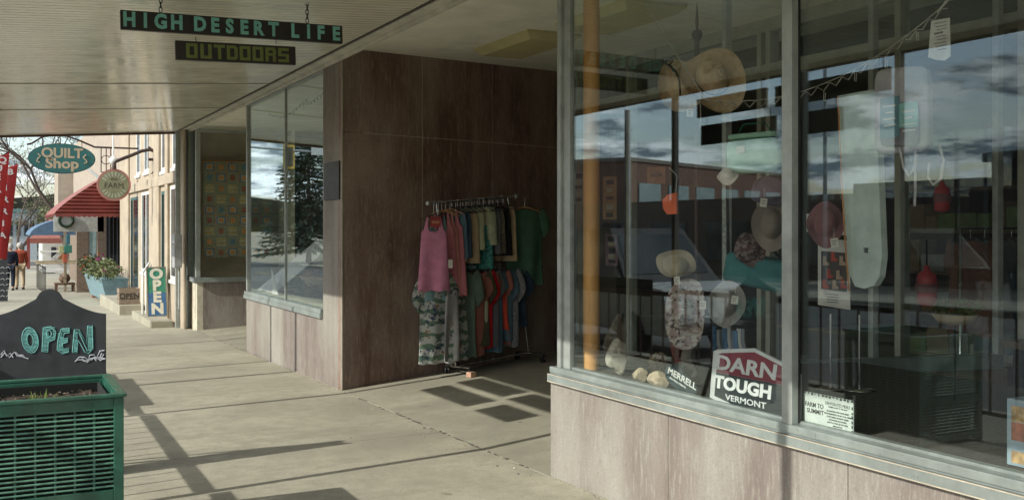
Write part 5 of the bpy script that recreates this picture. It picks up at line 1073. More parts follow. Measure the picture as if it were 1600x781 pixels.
def T(px): return rail_pt(px, RA, RB_)+Vector((0, 0, .0))
def Lw(px): return rail_pt(px, LA, LB)
# top rail
e = T(675); garment('tank', 'bright pink tank top facing out at the left end of the rack', (e.x-.03, e.y-.12, e.z-.0), rad(-17), .165, .80, PINK, .13, seed=1, t=.035, flare=.14, tagc=(.17, -.5), hang=True)
ss = MB(); Ms = Matrix.Translation((e.x-.02, e.y-.142, e.z-.20)) @ Matrix.Rotation(rad(-17), 4, 'Z'); ss.box((-.055, -.003, -.055), (.055, .003, .055), .002, Ms)
st_ = thing('sale_card', 'small red SALE card at the neck of the pink tank top', 'card', (e.x-.02, e.y-.142, e.z-.2)); link('card', ss, mat('card_red', (.22, .02, .02), .6), st_); l = MB(); text(l, 'SALE', .038, Ms @ Matrix.Rotation(rad(90), 4, 'X') @ Matrix.Translation((0, -.005, .0032)), off=.0015); link('lettering', l, text_mat('gold', (.5, .25, .12)), st_)
garment('tank', 'dusty teal tank top hanging just behind the bright pink one', T(682)+Vector((.01, -.03, 0)), rad(5), .16, .93, TEALG, .12, seed=2, flare=.12)
garment('tank', 'rose pink tank top on wooden hanger, first of the pink row', T(690), pw+rad(38), .17, .92, ROSE, .10, True, 3, .03, .2, tagc=(-.12, -.45))
garment('tank', 'salmon tank top on wooden hanger, second of the pink row', T(696), pw+rad(34), .17, .93, SALMON, .10, True, 4, .03, .2)
garment('tank', 'rose tank top on wooden hanger nearest the navy shirt', T(703), pw+rad(30), .18, .92, ROSE, .09, True, 5, .035, .22, tagc=(-.15, -.5))
garment('shorts', 'steel blue shorts on the top rail beside the rose tank tops', T(712), pw+rad(20), .15, .5, STEEL, .12, seed=6)
garment('shorts', 'navy shorts on the top rail beside the steel blue pair', T(719), pw+rad(15), .15, .5, NAVY, .12, seed=7)
garment('shorts', 'tan shorts on the top rail left of the pale sage shorts', T(728), pw+rad(28), .15, .55, TAN, .14, seed=8, t=.035)
garment('shorts', 'pale sage shorts on the top rail, left one of the pair', T(737), pw+rad(30), .15, .46, SAGE, .09, seed=9, t=.035)
garment('shorts', 'aqua patterned board shorts hanging lowest on the top rail', T(746)+Vector((0, -.0, 0)), pw+rad(42), .17, .60, AQUA, .17, seed=10, t=.035)
garment('shorts', 'pale sage shorts facing out, right one of the pair', T(752)+Vector((0, -.05, 0)), pw+rad(55), .15, .42, SAGE, .09, seed=11, t=.04)
garment('shorts', 'slate grey shorts right of the sage shorts on the top rail', T(764), pw+rad(20), .15, .5, GREY, .12, seed=12)
garment('shorts', 'plaid shorts between grey and black pairs on the top rail', T(770), pw+rad(22), .15, .5, PLAID, .12, seed=13)
garment('shorts', 'black shorts on the top rail left of the tan trousers', T(778), pw+rad(20), .16, .55, BLK, .10, seed=14, t=.035, tagc=(-.1, -.2))
garment('shorts', 'light tan shorts near the right end of the top rail', T(786), pw+rad(28), .16, .62, TAN, .10, seed=15, t=.035)
garment('shirt', 'forest green short sleeved shirt facing out at the right end of the rack', T(803)+Vector((.11, -.06, -.02)), rad(-8), .225, .86, FGREEN, .11, True, 16, .045, .05, fold=1.3)
# lower rail
e = Lw(700)
garment('shirt', 'green and white floral shirt, leftmost on the lower rail', e+Vector((-.14, -.04, 0)), rad(6), .21, .93, FLOR, .10, seed=20, t=.04, fold=1.5)
garment('skirt', 'pale silvery skirt between the two floral shirts', e+Vector((-.02, -.14, -.3)), rad(0), .10, .70, SHEEN, .02, seed=21, t=.03, hang=False)
garment('shirt', 'green and white floral shirt, second on the lower rail', Lw(708)+Vector((.02, -.06, 0)), rad(35), .18, .93, FLOR2, .08, seed=22, t=.035, fold=1.4)
rowl = [('mid green t-shirt behind the floral shirts on the lower rail', 719, 30, .19, .93, GRN2, (-.1, -.5)),
 ('long terracotta t-shirt near the middle of the lower rail', 726, 46, .22, .90, TERRA, None), ('dark olive t-shirt right of the terracotta one', 735, 38, .20, .80, OLIVE, (-.15, -.45)),
 ('cream striped looking t-shirt collar between olive and red shirts', 739, 34, .18, .70, SAGE, None), ('bright red t-shirt in the middle of the lower rail', 743, 44, .19, .84, RED_, None),
 ('brown t-shirt right of the bright red one', 749, 46, .20, .62, BROWN, None), ('charcoal t-shirt between brown and steel blue ones', 753, 38, .19, .84, GREY, (-.1, -.5)),
 ('steel blue t-shirt left of the orange red one', 757, 47, .20, .88, STEEL, None), ('vivid orange red t-shirt on the lower rail', 765, 52, .20, .64, ORED, None), ('long rust t-shirt behind the orange red one', 768, 40, .19, .82, TERRA, None),
 ('slate t-shirt behind the heather grey one', 774, 44, .19, .78, STEEL, None), ('heather grey t-shirt near the right end of the lower rail', 780, 56, .22, .72, HEATH, (.02, -.5)), ('long grey garment hanging lowest at the right of the lower rail', 782, 40, .2, .86, HEATH, None),
 ('dark navy t-shirt at the right end of the lower rail', 793, 54, .21, .62, NAVY, None)]
for k, (lab, px, dy, w_, h_, m_, tg) in enumerate(rowl): garment('tee', lab, Lw(px)+Vector((0, 0, -.012*(k % 3))), pw+rad(dy), w_, h_, m_, .05+.015*(k % 2), seed=23+k, tagc=tg, t=.03+.008*(k % 3), fold=1.2+.3*(k % 2))
# empty black hangers crowd on top rail
hg = None
random.seed(6)
for k in range(10):
    p = T(706+k*8.6); yaw = pw+rad(random.uniform(8, 34))
    if hg is None:
        hg = thing('empty_hanger', 'x', 'hanger', (0, 0, 0), 0, 'empty black hangers on the top rail'); m = MB(); m.tube([(-.19, 0, -.13), (-.08, 0, -.085), (0, 0, -.06), (.08, 0, -.085), (.19, 0, -.13)], .006, 6); m.tube([(-.19, 0, -.13), (.19, 0, -.135)], .004, 6); link('arm', m, BLACKP, hg); m = MB(); m.tube([(0, 0, -.06), (0, 0, 0), (.012, 0, .014), (.0, 0, .024), (-.012, 0, .014)], .0025, 5); link('hook', m, CHROME, hg); c = hg
    else: c = copy_tree(hg)
    c.location = p; c.rotation_euler = (0, 0, yaw); c['label'] = 'empty black plastic hanger on the top rail, ' + ['beside the salmon tank top', 'above the steel blue shorts', 'above the navy shorts', 'above the tan shorts', 'left of the paired sage shorts', 'above the aqua board shorts', 'right of the paired sage shorts', 'above the plaid shorts', 'above the black shorts', 'next to the light tan shorts'][k]

# ================================================================== things in the near display window
t = thing('round_column', 'round orange painted column inside the near window corner', 'column', (3.40, 5.38, .70)); c = at_x(924, 400, 3.42)
link('shaft', MB().lathe([(.052, .705), (.052, 3.44)], 24, Matrix.Translation((c.x, c.y, 0))), mat('orange_paint', (.78, .40, .13), .6, var=.12, scale=5, st=(1, 1, .3)), t)
def rock(label, c, r, seed, m):
    bm = bmesh.new(); bmesh.ops.create_icosphere(bm, subdivisions=4, radius=1)
    for v in bm.verts:
        p = v.co.copy(); d_ = 1+.35*noise.noise(p*1.1+Vector((seed, 0, 0)))+.12*noise.noise(p*3+Vector((0, seed, 0)))+.03*noise.noise(p*9)
        q = p*d_
        for ax in ((.8, .3, .5), (-.6, .5, .6), (.1, -.8, .6), (-.3, -.7, -.2), (.7, -.5, -.2)):
            a = Vector(ax).normalized(); k = q.dot(a)
            if k > .72: q -= a*(k-.72)*.85
        v.co = Vector((q.x*r[0], q.y*r[1], q.z*r[2]))
    z = min(v.co.z for v in bm.verts); mb = MB().bm(bm, Matrix.Translation((c[0], c[1], c[2]-z)), 0, False); return tag(link('rock', mb, m), label, 'rock', 'rocks in the window')
RKM = mat('pale_rock', (.45, .42, .34), .9, var=.25, scale=9, bmp=.8); RKM2 = mat('tan_rock', (.50, .41, .29), .9, var=.25, scale=12, bmp=.8)
c = at_x(964, 560, 3.42); rock('tall pale angular rock beside the orange column', (c.x, c.y, .702), (.07, .09, .105), 2, RKM); c = at_x(957, 545, 3.56); rock('brown rounded rock behind the tall pale rock', (c.x+.1, c.y+.1, .702), (.08, .08, .15), 7, mat('brown_rock', (.2, .15, .1), .9, var=.3, scale=9, bmp=.6))
c = at_x(1001, 590, 3.40); rock('small knobbly tan rock, middle of the three in the sill', (c.x, c.y, .702), (.045, .06, .038), 4, RKM2); c = at_x(1030, 597, 3.37); rock('low flat tan rock left of the MERRELL sign', (c.x, c.y, .702), (.05, .095, .045), 6, RKM2)
c = at_x(1030, 556, 3.55); pm = MB(); random.seed(5)
for i in range(520):
    d_ = Vector((random.gauss(0, 1), random.gauss(0, 1), random.gauss(0, 1))).normalized(); a = Vector((c.x, c.y, .80))+d_*.02; b = Vector((c.x, c.y, .80))+d_*.062*random.uniform(.85, 1.1); pm.tube([a, b], [.0015, .004], 4)
t = thing('dried_flower', 'beige pompom like dried flower head behind the rocks', 'dried flower', (c.x, c.y, .7)); link('bloom', pm, mat('dried_beige', (.36, .30, .20), .95, var=.3), t); link('stem', MB().tube([(c.x, c.y, .702), (c.x, c.y, .79)], .004), LEAF[3], t)
def on_glass(pts, X): return [at_x(x, y, X) for x, y in pts]
def plate(mb, pts, th=.008, dirv=Vector((1, 0, 0)), mi=0):
    n = len(pts); mb.add(pts+[p+dirv*th for p in pts], [list(range(n)), list(range(2*n-1, n-1, -1))]+[[i, (i+1) % n, n+(i+1) % n, n+i] for i in range(n)], mi); return mb
# MERRELL sign
XM = 3.325; ol = [(1044, 566), (1052, 570), (1058, 566), (1064, 575), (1068, 583), (1082, 597), (1088, 603), (1089, 612), (1083, 619), (1068, 617), (1055, 606), (1047, 600), (1040, 590), (1039, 578)]
pts = [Vector((XM, p.y, max(p.z, .706))) for p in on_glass(ol, XM)]
t = thing('shoe_brand_sign', 'small dark MERRELL sign standing among the rocks', 'sign', tuple(min(pts, key=lambda p: p.z))); link('board', plate(MB(), pts, .01), mat('dark_teal_board', (.022, .04, .045), .5, var=.1), t)
a, b = at_x(1043, 577, XM), at_x(1093, 608, XM); M = frame_((XM-.0015, (a.y+b.y)/2+.008, (a.z+b.z)/2+.004), (b-a), (0, 0, 1)); l = MB(); text_fit(l, 'MERRELL', .255, .036, M, off=.0006); a2 = .0; text(l, 'More Nature, Makes Us.', .015, M @ Matrix.Translation((-.03, -.036, 0)), off=.0004, ext=.0006); link('lettering', l, text_mat('white', (.75, .75, .72)), t)
# DARN TOUGH sign
XT = 3.292; hx = [(4.14, .735), (4.11, .975), (4.075, .987), (3.80, 1.022), (3.515, .955), (3.49, .93), (3.49, .725), (3.56, .711), (3.92, .706), (3.97, .708)]
def yzp(pts, X): return [Vector((X, y, z)) for y, z in pts]
cyx = (3.79, .86)
def inset(pts, k): return [(cyx[0]+(y-cyx[0])*k, cyx[1]+(z-cyx[1])*k) for y, z in pts]
t = thing('sock_brand_sign', 'large six sided DARN TOUGH VERMONT sign leaning in the window', 'sign', (XT, 3.79, .705))
link('backing', plate(MB(), yzp(hx, XT), .012), mat('silver_border', (.74, .76, .76), .4, .3, .05), t); ih = inset(hx, .885)
def clip(poly, z0, above):
    o = []
    for i in range(len(poly)):
        p, q = poly[i], poly[(i+1) % len(poly)]; ip = (p[1] >= z0) == above; iq = (q[1] >= z0) == above
        if ip: o.append(p)
        if ip != iq: f = (z0-p[1])/(q[1]-p[1]); o.append((p[0]+(q[0]-p[0])*f, z0))
    return o
zmid = .872
link('upper_panel', plate(MB(), yzp(clip(ih, zmid, True), XT-.0025), .002), mat('maroon_panel', (.24, .028, .05), .5, var=.08), t); link('lower_panel', plate(MB(), yzp(clip(ih, zmid-.001, False), XT-.0025), .002), mat('charcoal_panel', (.025, .032, .035), .5, var=.08), t)
l = MB(); DWm = text_mat('silver', (.70, .72, .72)); FX = lambda y, z: frame_((XT-.0038, y, z), (0, -1, 0), (0, 0, 1))
text_fit(l, 'DARN', .455, .076, FX(3.862, .925), off=.0022, shear=.12); text_fit(l, 'TOUGH', .425, .068, FX(3.885, .825), off=.0030, shear=.1); text_fit(l, 'VERMONT', .30, .030, FX(3.862, .757), off=.0004); link('lettering', l, DWm, t)
# FARM TO SUMMIT poster
XP = 3.30; t = thing('food_poster', 'pale FARM TO SUMMIT dehydrated meals poster propped in the window corner', 'poster', (XP, 3.35, .71)); PM = mat('pale_poster', (.60, .66, .62), .6, var=.08, scale=10)
link('sheet', MB().box((XP, 3.178, .706), (XP+.004, 3.474, .862)), PM, t); INK = text_mat('black', (.03, .035, .035)); l = MB()
def wt(s, size, y, z, off=.0008, sx=1, X=XP): text(l, s, size, frame_((X-.0008, y, z), (0, -1, 0), (0, 0, 1)), ext=.0004, off=off, sx=sx)
GX = lambda y, z: frame_((XP-.0008, y, z), (0, -1, 0), (0, 0, 1)); text_fit(l, 'FARM TO', .112, .021, GX(3.408, .808), ext=.0004, off=.0003); text_fit(l, 'SUMMIT', .104, .021, GX(3.402, .780), ext=.0004, off=.0003); text_fit(l, 'DEHYDRATED MEALS', .145, .014, GX(3.268, .829), ext=.0004); wt('COMING SOON TO THE SHOP', .008, 3.268, .814, .0001)
for i, s in enumerate(('ALL NATURAL AND HAND MADE', 'WITH INGREDIENTS FROM LOCAL FARMS', 'PLANT BASED, NUTRIENT DENSE', 'SUSTAINABLE PACKAGING', 'EASY TO COOK ON THE TRAIL', 'SMALL BATCH')): wt(s, .0085, 3.268, .796-i*.0125, .0002)
link('lettering', l, INK, t); tb = MB(); random.seed(3)
for k in range(14):
    y = 3.47-k*.0215; tb.box((XP-.0012, y-.012*random.random()-.004, .853+random.uniform(-.003, .003)), (XP-.0002, y, .861))
for k in range(6): z = .72+k*.02; tb.box((XP-.0012, 3.18, z), (XP-.0002, 3.187, z+.012*random.random()+.004))
link('leaf_border', tb, INK, t)
# boxed picture at the far right
XB = 3.45; a = at_x(1573, 621, XB); t = thing('picture_box', 'upright box with a painted landscape at the right edge of the window', 'box', (XB, a.y-.2, .705))
link('carton', MB().box((XB, a.y-.34, .703), (XB+.12, a.y, .955), .003), mat('carton_blue', (.28, .36, .42), .6), t)
pn = MB()
for k, (y0, y1, z0, z1) in enumerate(((.02, .09, .87, .93), (.02, .09, .80, .868), (.1, .3, .86, .94), (.02, .3, .715, .76), (.1, .2, .79, .85))): pn.box((XB-.001, a.y-y1, z0), (XB+.0003, a.y-y0, z1), mi=k % 3)
link('printed_picture', pn, [mat('paint_tan', (.45, .3, .15), .6, var=.4, scale=30), mat('paint_rust', (.35, .10, .05), .6, var=.4, scale=30), mat('paint_sky', (.35, .45, .5), .6, var=.4, scale=20)], t)
# hats
def hat(nm, label, c, normal, br, cr_, ch_, m, curl=.0, squash=1., wave=.0, seed=0, band=None, cat='hat', spin=0, crease=.0, t_=.004, grp='hats hung in the window'):
    c = Vector(c); q = Vector(normal).normalized().to_track_quat('Z', 'Y').to_matrix().to_4x4(); M = Matrix.Translation(c) @ q @ Matrix.Rotation(spin, 4, 'Z'); th_ = thing(nm, label, cat, tuple(c), 0, grp)
    def surf(off):
        def f(u, v):
            a = u*2*math.pi
            if v < .45:
                k = 1-v/.45; r = cr_+(br-cr_)*k; z = curl*k*k*(math.cos(a)**2*1.6-.35)+wave*k*math.sin(a*3+seed)
            else:
                k = (v-.45)/.55; ang = k*math.pi/2; r = cr_*(1-.12*k)*math.cos(ang)**.55 if k < 1 else 0.0; z = ch_*math.sin(ang)**.8 - crease*max(0, (k-.6)/.4)*math.exp(-(math.sin(a)*2)**2)
                if crease: z -= crease*.8*math.exp(-((math.sin(a)*r/cr_)/.25)**2)*max(0, (k-.5)*2)
            return M @ Vector((r*math.cos(a)*squash, r*math.sin(a), z+off))
        return f
    mb = MB(); mb.grid(surf(0), 44, 26, closed_u=True); mb.grid(surf(-t_), 44, 26, closed_u=True); link('shell', mb, m, th_)
    if band: link('band', MB().lathe([(cr_*1.015, .004), (cr_*1.005, .03)], 36, M @ Matrix.Scale(squash, 4, (1, 0, 0))), band, th_)
    return th_
def strawm():
    m, Nn, Ll, b = newmat('straw'); tc_ = Nn.new('ShaderNodeTexCoord'); w_ = Nn.new('ShaderNodeTexWave'); w_.wave_type = 'RINGS'; w_.inputs['Scale'].default_value = 55; w_.inputs['Distortion'].default_value = 1.5; Ll.new(tc_.outputs['Object'], w_.inputs[0]); n = tex(Nn, Ll, 30, 3)
    c = mix(Nn, Ll, w_.outputs[1], (.46, .32, .18), (.74, .58, .38)); c = mix(Nn, Ll, rng(Nn, Ll, n, .4, .7, 0, .5), c, (.30, .19, .10)); Ll.new(c, b.inputs['Base Color']); b.inputs['Roughness'].default_value = .8; bump(Nn, Ll, b, w_.outputs[1], .4, .002); return m
STRAW = strawm(); BK = Vector((-.62, -.74, .0))
c = at_x(1112, 128, 3.62); hat('straw_hat', 'woven straw cowboy hat with creased crown hanging at the top of the window', c, (-.55, -.70, .42), .215, .105, .15, STRAW, .075, .80, spin=rad(35), crease=.022, wave=.01, band=mat('leather_band', (.06, .035, .02), .6))
c = at_x(1062, 134, 3.76); hat('straw_hat', 'second straw hat behind the creased cowboy hat with its brim edge showing', c, (-.25, -.97, .05), .16, .08, .10, mat('straw_pale', (.66, .50, .33), .85, var=.15, scale=30), .04, 1.0)
CREAM = fabric('cream', (.42, .36, .25)); c = at_x(1056, 412, 3.55); hat('bucket_hat', 'cream bucket hat hanging under the orange pennant', c, (-.6, -.5, -.55), .10, .062, .075, CREAM, 0, 1.2, .012, 2)
FH = pattern('floral_hat', (.42, .38, .33), (.30, .22, .20), (.05, .03, .03), 34); c = at_x(1072, 490, 3.52); hat('floral_sun_hat', 'floral patterned wide brim sun hat hanging low in the window', c, (-.8, -.45, .2), .205, .09, .10, FH, .02, .62, .02, 1, spin=rad(0))
c = at_x(1135, 474, 3.72); hat('sun_hat', 'pale grey sun hat hanging right of the floral hat', c, (-.7, -.6, .35), .135, .08, .09, fabric('pale_grey', (.34, .32, .29)), .0, .8, .015, 4)
c = at_x(1203, 300, 3.75); hat('visor_cap', 'navy and white cap on top of the hat column', c, (-.5, -.6, .6), .10, .075, .08, fabric('navy_white', (.10, .09, .13)), 0, 1, .02, 1, cat='cap'); c = at_x(1207, 350, 3.75); hat('sun_hat', 'taupe wide brim hat below the navy cap', c, (-.75, -.55, .1), .15, .08, .09, fabric('taupe', (.20, .165, .14)), .01, .72, .02, 5)
c = at_x(1290, 350, 3.72); hat('sun_hat', 'dusty pink hat with chin cord in front of the poster', c, (-.6, -.6, .5), .125, .075, .085, fabric('dusty_pink', (.24, .12, .13)), .01, .75, .02, 3); c = at_x(1065, 540, 3.66); hat('sun_hat', 'dark red brown hat below the floral sun hat', c, (-.8, -.4, .3), .12, .075, .085, fabric('oxblood', (.12, .035, .03)), 0, .6, .02, 6)
c = at_x(1087, 560, 3.62); hat('sun_hat', 'taupe grey hat hanging right behind the MERRELL sign', c, (-.6, .7, .1), .11, .07, .085, fabric('taupe2', (.17, .15, .12)), 0, .5, .02, 7)
c = at_x(1172, 390, 3.85); hat('bandana_hat', 'dark red floral cap hanging in the centre of the window', c, (-.5, -.6, .5), .11, .07, .07, pattern('bandana', (.10, .05, .05), (.2, .15, .14), (.03, .02, .02), 40), 0, .8, .02, 8); c = at_x(1137, 275, 3.7); hat('cap', 'small black and white cap hanging near the middle string', c, (-.5, -.5, .6), .06, .04, .045, WHITE, 0, 1, .01, 3, cat='cap')
# pennant
pp = [at_x(1035, 313, 3.5), at_x(1043, 304, 3.5), at_x(1056, 301, 3.5), at_x(1056, 334, 3.5), at_x(1042, 335, 3.5), at_x(1036, 326, 3.5)]; tag(link('orange_pennant', plate(MB(), pp, .012), mat('hot_orange', (.75, .12, .03), .6)), 'bright orange red felt pennant hanging on a thin string', 'pennant')
st = MB()
for pts in ([(1000, -6), (1040, 60), (1070, 105), (1093, 140), (1104, 158)], [(1093, 150), (1095, 175), (1094, 200)], [(1056, 301), (1058, 275), (1046, 262)]): st.tube([at_x(x, y, 3.48) for x, y in pts], .003, 6)
tag(link('display_string', st, mat('cord_grey', (.35, .34, .31), .7)), 'thin grey cord holding hats from the top of the window', 'cord')
zg = []; X_ = 3.46
for i in range(40):
    f = i/39; x = 1104+f*(1480-1104); y = 160-(f**1.9)*150+math.sin(f*math.pi)*16; zg.append(at_x(x, y+(5.5 if i % 2 else -5.5)*(1-.3*f), X_))
st = MB(); st.tube(zg, .0045, 6, flat=.4); st.tube([at_x(1104+f*376, 156-(f**1.9)*152+math.sin(f*math.pi)*14, X_-.01) for f in [i/20 for i in range(21)]], .0022, 5); st.tube([at_x(x, y, X_) for x, y in ((1465, 20), (1480, 2), (1500, -20))], .006, 6)
for i in (4, 9, 14, 19, 24, 29, 34): p = zg[i]; st.tube([p, p-Vector((0, 0, .045)), p-Vector((0, .01, .05)), p-Vector((0, .01, .01))], .002, 5)
tag(link('zigzag_gear_loop', st, mat('webbing', (.42, .40, .36), .8)), 'pale zigzag webbing gear loop strung across the window', 'strap')
# shepherd hook loop
st = MB(); st.tube([at_x(x, y, 3.5) for x, y in ((1053, 112), (1048, 104), (1040, 100), (1041, 92), (1048, 91), (1051, 97), (1046, 102), (1056, 112), (1062, 128), (1063, 150))], .006, 6); tag(link('wire_hook', st, BLACKM), 'black looped wire hook in front of the straw hats', 'hook')
# black strap with pale beads, small tags on the hats
t = thing('beaded_strap', 'black hanging strap with white beads in the middle of the near window', 'strap', tuple(at_x(1137, 470, 3.9))); m = MB(); pts = on_glass([(1136, 268), (1137, 330), (1138, 400), (1137, 462)], 3.9); m.tube(pts, .012, 8, flat=.5); link('strap', m, BLK, t); m = MB()
for k in range(12): p = at_x(1131 if k % 2 else 1133, 285+k*9, 3.885); m.lathe([(.001, .006), (.006, 0), (.001, -.006)], 8, Matrix.Translation(p))
link('beads', m, WHITE, t)
for k, (x, y, X_t, lab) in enumerate(((1057, 432, 3.44, 'cream bucket hat'), (1098, 470, 3.46, 'floral sun hat'), (1149, 462, 3.58, 'pale grey sun hat'), (1303, 372, 3.6, 'dusty pink hat'), (1078, 170, 3.44, 'straw cowboy hat'), (1194, 310, 3.6, 'navy and white cap'))):
    c = at_x(x, y, X_t); M = Matrix.Translation(c) @ Matrix.Rotation(rad(-60+k*7), 4, 'Z') @ Matrix.Rotation(rad(8*(k % 3-1)), 4, 'Y'); t = thing('price_tag', 'small pale price tag dangling by the '+lab, 'tag', tuple(c), 0, 'price tags on the hats'); link('card', MB().box((-.018, -.0006, -.045), (.018, .0006, 0), 0, M), mat('tag_card2', (.6, .58, .52), .8), t); l = MB()
    for q in range(3): l.box((-.013, -.0014, -.014-q*.009), (.013-.004*q, -.0007, -.011-q*.009), 0, M)
    link('printed_lines', l, mat('ink_grey2', (.12, .12, .12), .8), t); link('string', MB().tube([c, c+Vector((0, 0, .05))], .001, 4), WHITE, t)
t = thing('socks_display', 'bunch of blue and white striped socks low in the window behind the big sign', 'socks', tuple(at_x(1135, 540, 3.75))); random.seed(21)
for k in range(9):
    c = at_x(1116+k*5.5, 512+random.uniform(-4, 6), 3.72+.01*(k % 3)); m = MB(); m.tube([c, c-Vector((0, 0, .07)), c-Vector((-.01, .0, .12)), c-Vector((.03, .03, .14))], [.018, .019, .02, .014], 10, flat=.4); link('sock', m, (fabric('sock_blue', (.10, .2, .32)), fabric('sock_white', (.5, .5, .48)), fabric('sock_grey', (.2, .22, .24)))[k % 3], t)
# cooler bag
c0 = at_x(1180, 240, 3.85); t = thing('cooler_bag', 'mint green soft cooler bag hanging at the top centre of the window', 'bag', tuple(c0)); MINT = fabric('mint', (.42, .66, .56)); M = Matrix.Translation(c0) @ Matrix.Rotation(rad(-58), 4, 'Z') @ Matrix.Rotation(rad(-2), 4, 'Y')
def soft(mb, a, b, bulge, M, mi=0, nx=10, nz=8):
    cx3 = [(a[i]+b[i])/2 for i in range(3)]; hx3 = [abs(b[i]-a[i])/2 for i in range(3)]
    bm = bmesh.new(); bmesh.ops.create_cube(bm, size=2); bmesh.ops.subdivide_edges(bm, edges=bm.edges[:], cuts=7, use_grid_fill=True)
    for v in bm.verts:
        x, y, z = v.co; k = Vector((x, y, z)); l = max(.001, (abs(x)**8+abs(y)**8+abs(z)**8)**.125); k = k/l*(1)
        b_ = 1+bulge*(1-abs(x)**2)*(1-abs(z)**2); v.co = Vector((cx3[0]+k.x*hx3[0], cx3[1]+k.y*hx3[1]*b_+.006*noise.noise(Vector((x*3, y, z*3))), cx3[2]+k.z*hx3[2]))
    return mb.bm(bm, M, mi, True)
link('body', soft(MB(), (-.15, -.07, -.11), (.15, .07, .08), .25, M), MINT, t); link('lid', soft(MB(), (-.14, -.06, .083), (.14, .06, .115), .1, M), fabric('mint_light', (.34, .56, .44)), t); link('label_patch', MB().box((-.08, -.096, .0), (-.03, -.088, .04), .002, M), WHITE, t)
m = MB(); m.tube([M @ Vector((-.1, 0, .11)), M @ Vector((-.06, 0, .17)), M @ Vector((.06, 0, .17)), M @ Vector((.1, 0, .11))], .008, 6, flat=.4); link('handle', m, fabric('teal_strap', (.05, .25, .2)), t)
# pale rounded pad
t = thing('sleeping_pad', 'long pale grey green sleeping pad with rounded end hanging vertically', 'sleeping pad', tuple(at_x(1343, 452, 3.72)))
pd = [(1309, 150), (1366, 140), (1370, 200), (1374, 300), (1378, 400), (1374, 432), (1366, 446), (1350, 451), (1336, 447), (1328, 430), (1320, 340), (1312, 230)]; link('pad', plate(MB(), on_glass(pd, 3.72), .035, Vector((1, -.1, 0))), fabric('pad_grey', (.50, .58, .55)), t)
lg = MB(); cc2 = at_x(1353, 392, 3.715)
for dz, w_ in ((.012, .026), (.006, .020), (0, .010), (-.006, .022)): lg.box((3.712, cc2.y-w_/2, cc2.z+dz-.002), (3.716, cc2.y+w_/2, cc2.z+dz+.002))
text(lg, 'HOLMSNEVT'[:0] or 'o', .001, frame_((3.71, cc2.y, cc2.z), (0, -1, 0), (0, 0, 1))); link('logo', lg, INK, t); link('strap', MB().tube(on_glass([(1309, 150), (1316, 300), (1322, 400), (1327, 455)], 3.70), .005, 6, flat=.5), mat('orange_tape', (.5, .22, .06), .7), t)
# backpack
c0 = at_x(1415, 170, 3.80); M = Matrix.Translation(c0) @ Matrix.Rotation(rad(-62), 4, 'Z'); t = thing('backpack', 'pale lavender grey backpack hanging with straps dangling and two tags', 'backpack', tuple(c0)); LAV = fabric('lavender', (.50, .48, .52))
link('body', soft(MB(), (-.13, -.06, -.21), (.11, .07, .19), .35, M), LAV, t); link('front_pocket', soft(MB(), (-.09, -.11, -.18), (.08, -.05, .02), .4, M), fabric('lavender2', (.28, .27, .31)), t)
sp_ = MB()
for pts in ([(1468, 228), (1474, 250), (1470, 280), (1458, 288), (1450, 278), (1452, 255)], [(1430, 235), (1430, 300), (1429, 322)], [(1405, 230), (1412, 262), (1420, 275), (1428, 262)]): sp_.tube(on_glass(pts, 3.74), .008, 6, flat=.3)
link('strap', sp_, fabric('strap_grey', (.45, .44, .45)), t)
for (x0, x1, y0, y1), cc_, nm in (((1375, 1405, 152, 217), (.10, .22, .27), 'blue_tag'), ((1405, 1434, 160, 200), (.18, .42, .40), 'teal_tag')):
    pl_ = link(nm, plate(MB(), on_glass([(x0, y0+2), (x1, y0-2), (x1, y1-3), (x0, y1)], 3.60), .003), mat(nm, cc_, .5), t); l = MB()
    for k in range(4): a = at_x((x0+x1)/2, y0+14+k*10, 3.598); l.box((3.597, a.y-.035*(1 if k != 1 else .6), a.z-.003), (3.5995, a.y+.035*(1 if k != 1 else .6), a.z+.003))
    link('printed_lines', l, MC['tag_card'], pl_)
# hanging paper tag
t = thing('hang_tag', 'white printed care tag hanging by the zigzag webbing at top right', 'tag', tuple(at_x(1468, 95, 3.44))); link('card', plate(MB(), on_glass([(1455, 33), (1484, 28), (1485, 88), (1476, 95), (1462, 94), (1450, 90)], 3.44), .003), mat('tag_white', (.6, .6, .57), .7), t); l = MB()
for k in range(9): a = at_x(1469, 36+k*5.2, 3.438); l.box((3.4368, a.y-(.028 if k != 3 else .012), a.z-(.0012 if k != 3 else .004)), (3.4395, a.y+.028-(k % 3)*.006, a.z+(.0012 if k != 3 else .004)))
link('printed_lines', l, mat('ink_grey', (.16, .15, .15), .8), t)
# poster of boots, info strip, teal duffel, second poster
t = thing('boot_poster', 'white framed poster with red and brown boots behind the pink hat', 'poster', tuple(at_x(1306, 478, 3.9))); A4 = on_glass([(1278, 372), (1328, 376), (1328, 484), (1278, 476)], 3.9); link('sheet', plate(MB(), A4, .004), mat('poster_white', (.5, .48, .44), .7), t)
l = MB(); random.seed(4)
plate(l, on_glass([(1283, 392), (1323, 395), (1323, 456), (1283, 451)], 3.8985), .001, mi=1)
for k, (x, y, m_) in enumerate(((1290, 408, 2), (1303, 402, 0), (1316, 408, 2), (1296, 428, 0), (1311, 430, 2), (1290, 444, 0), (1305, 445, 2), (1318, 444, 0))):
    p = at_x(x, y, 3.8965-.0002*k); l.prism([(-.02, -.022), (.024, -.022), (.026, -.010), (.006, .0), (.004, .026), (-.018, .026)], .001, frame_(p, (0, -1, 0), (0, 0, 1)), mi=m_)
    l.prism([(-.021, -.026), (.025, -.026), (.025, -.022), (-.021, -.022)], .0012, frame_(p, (0, -1, 0), (0, 0, 1)), mi=1)
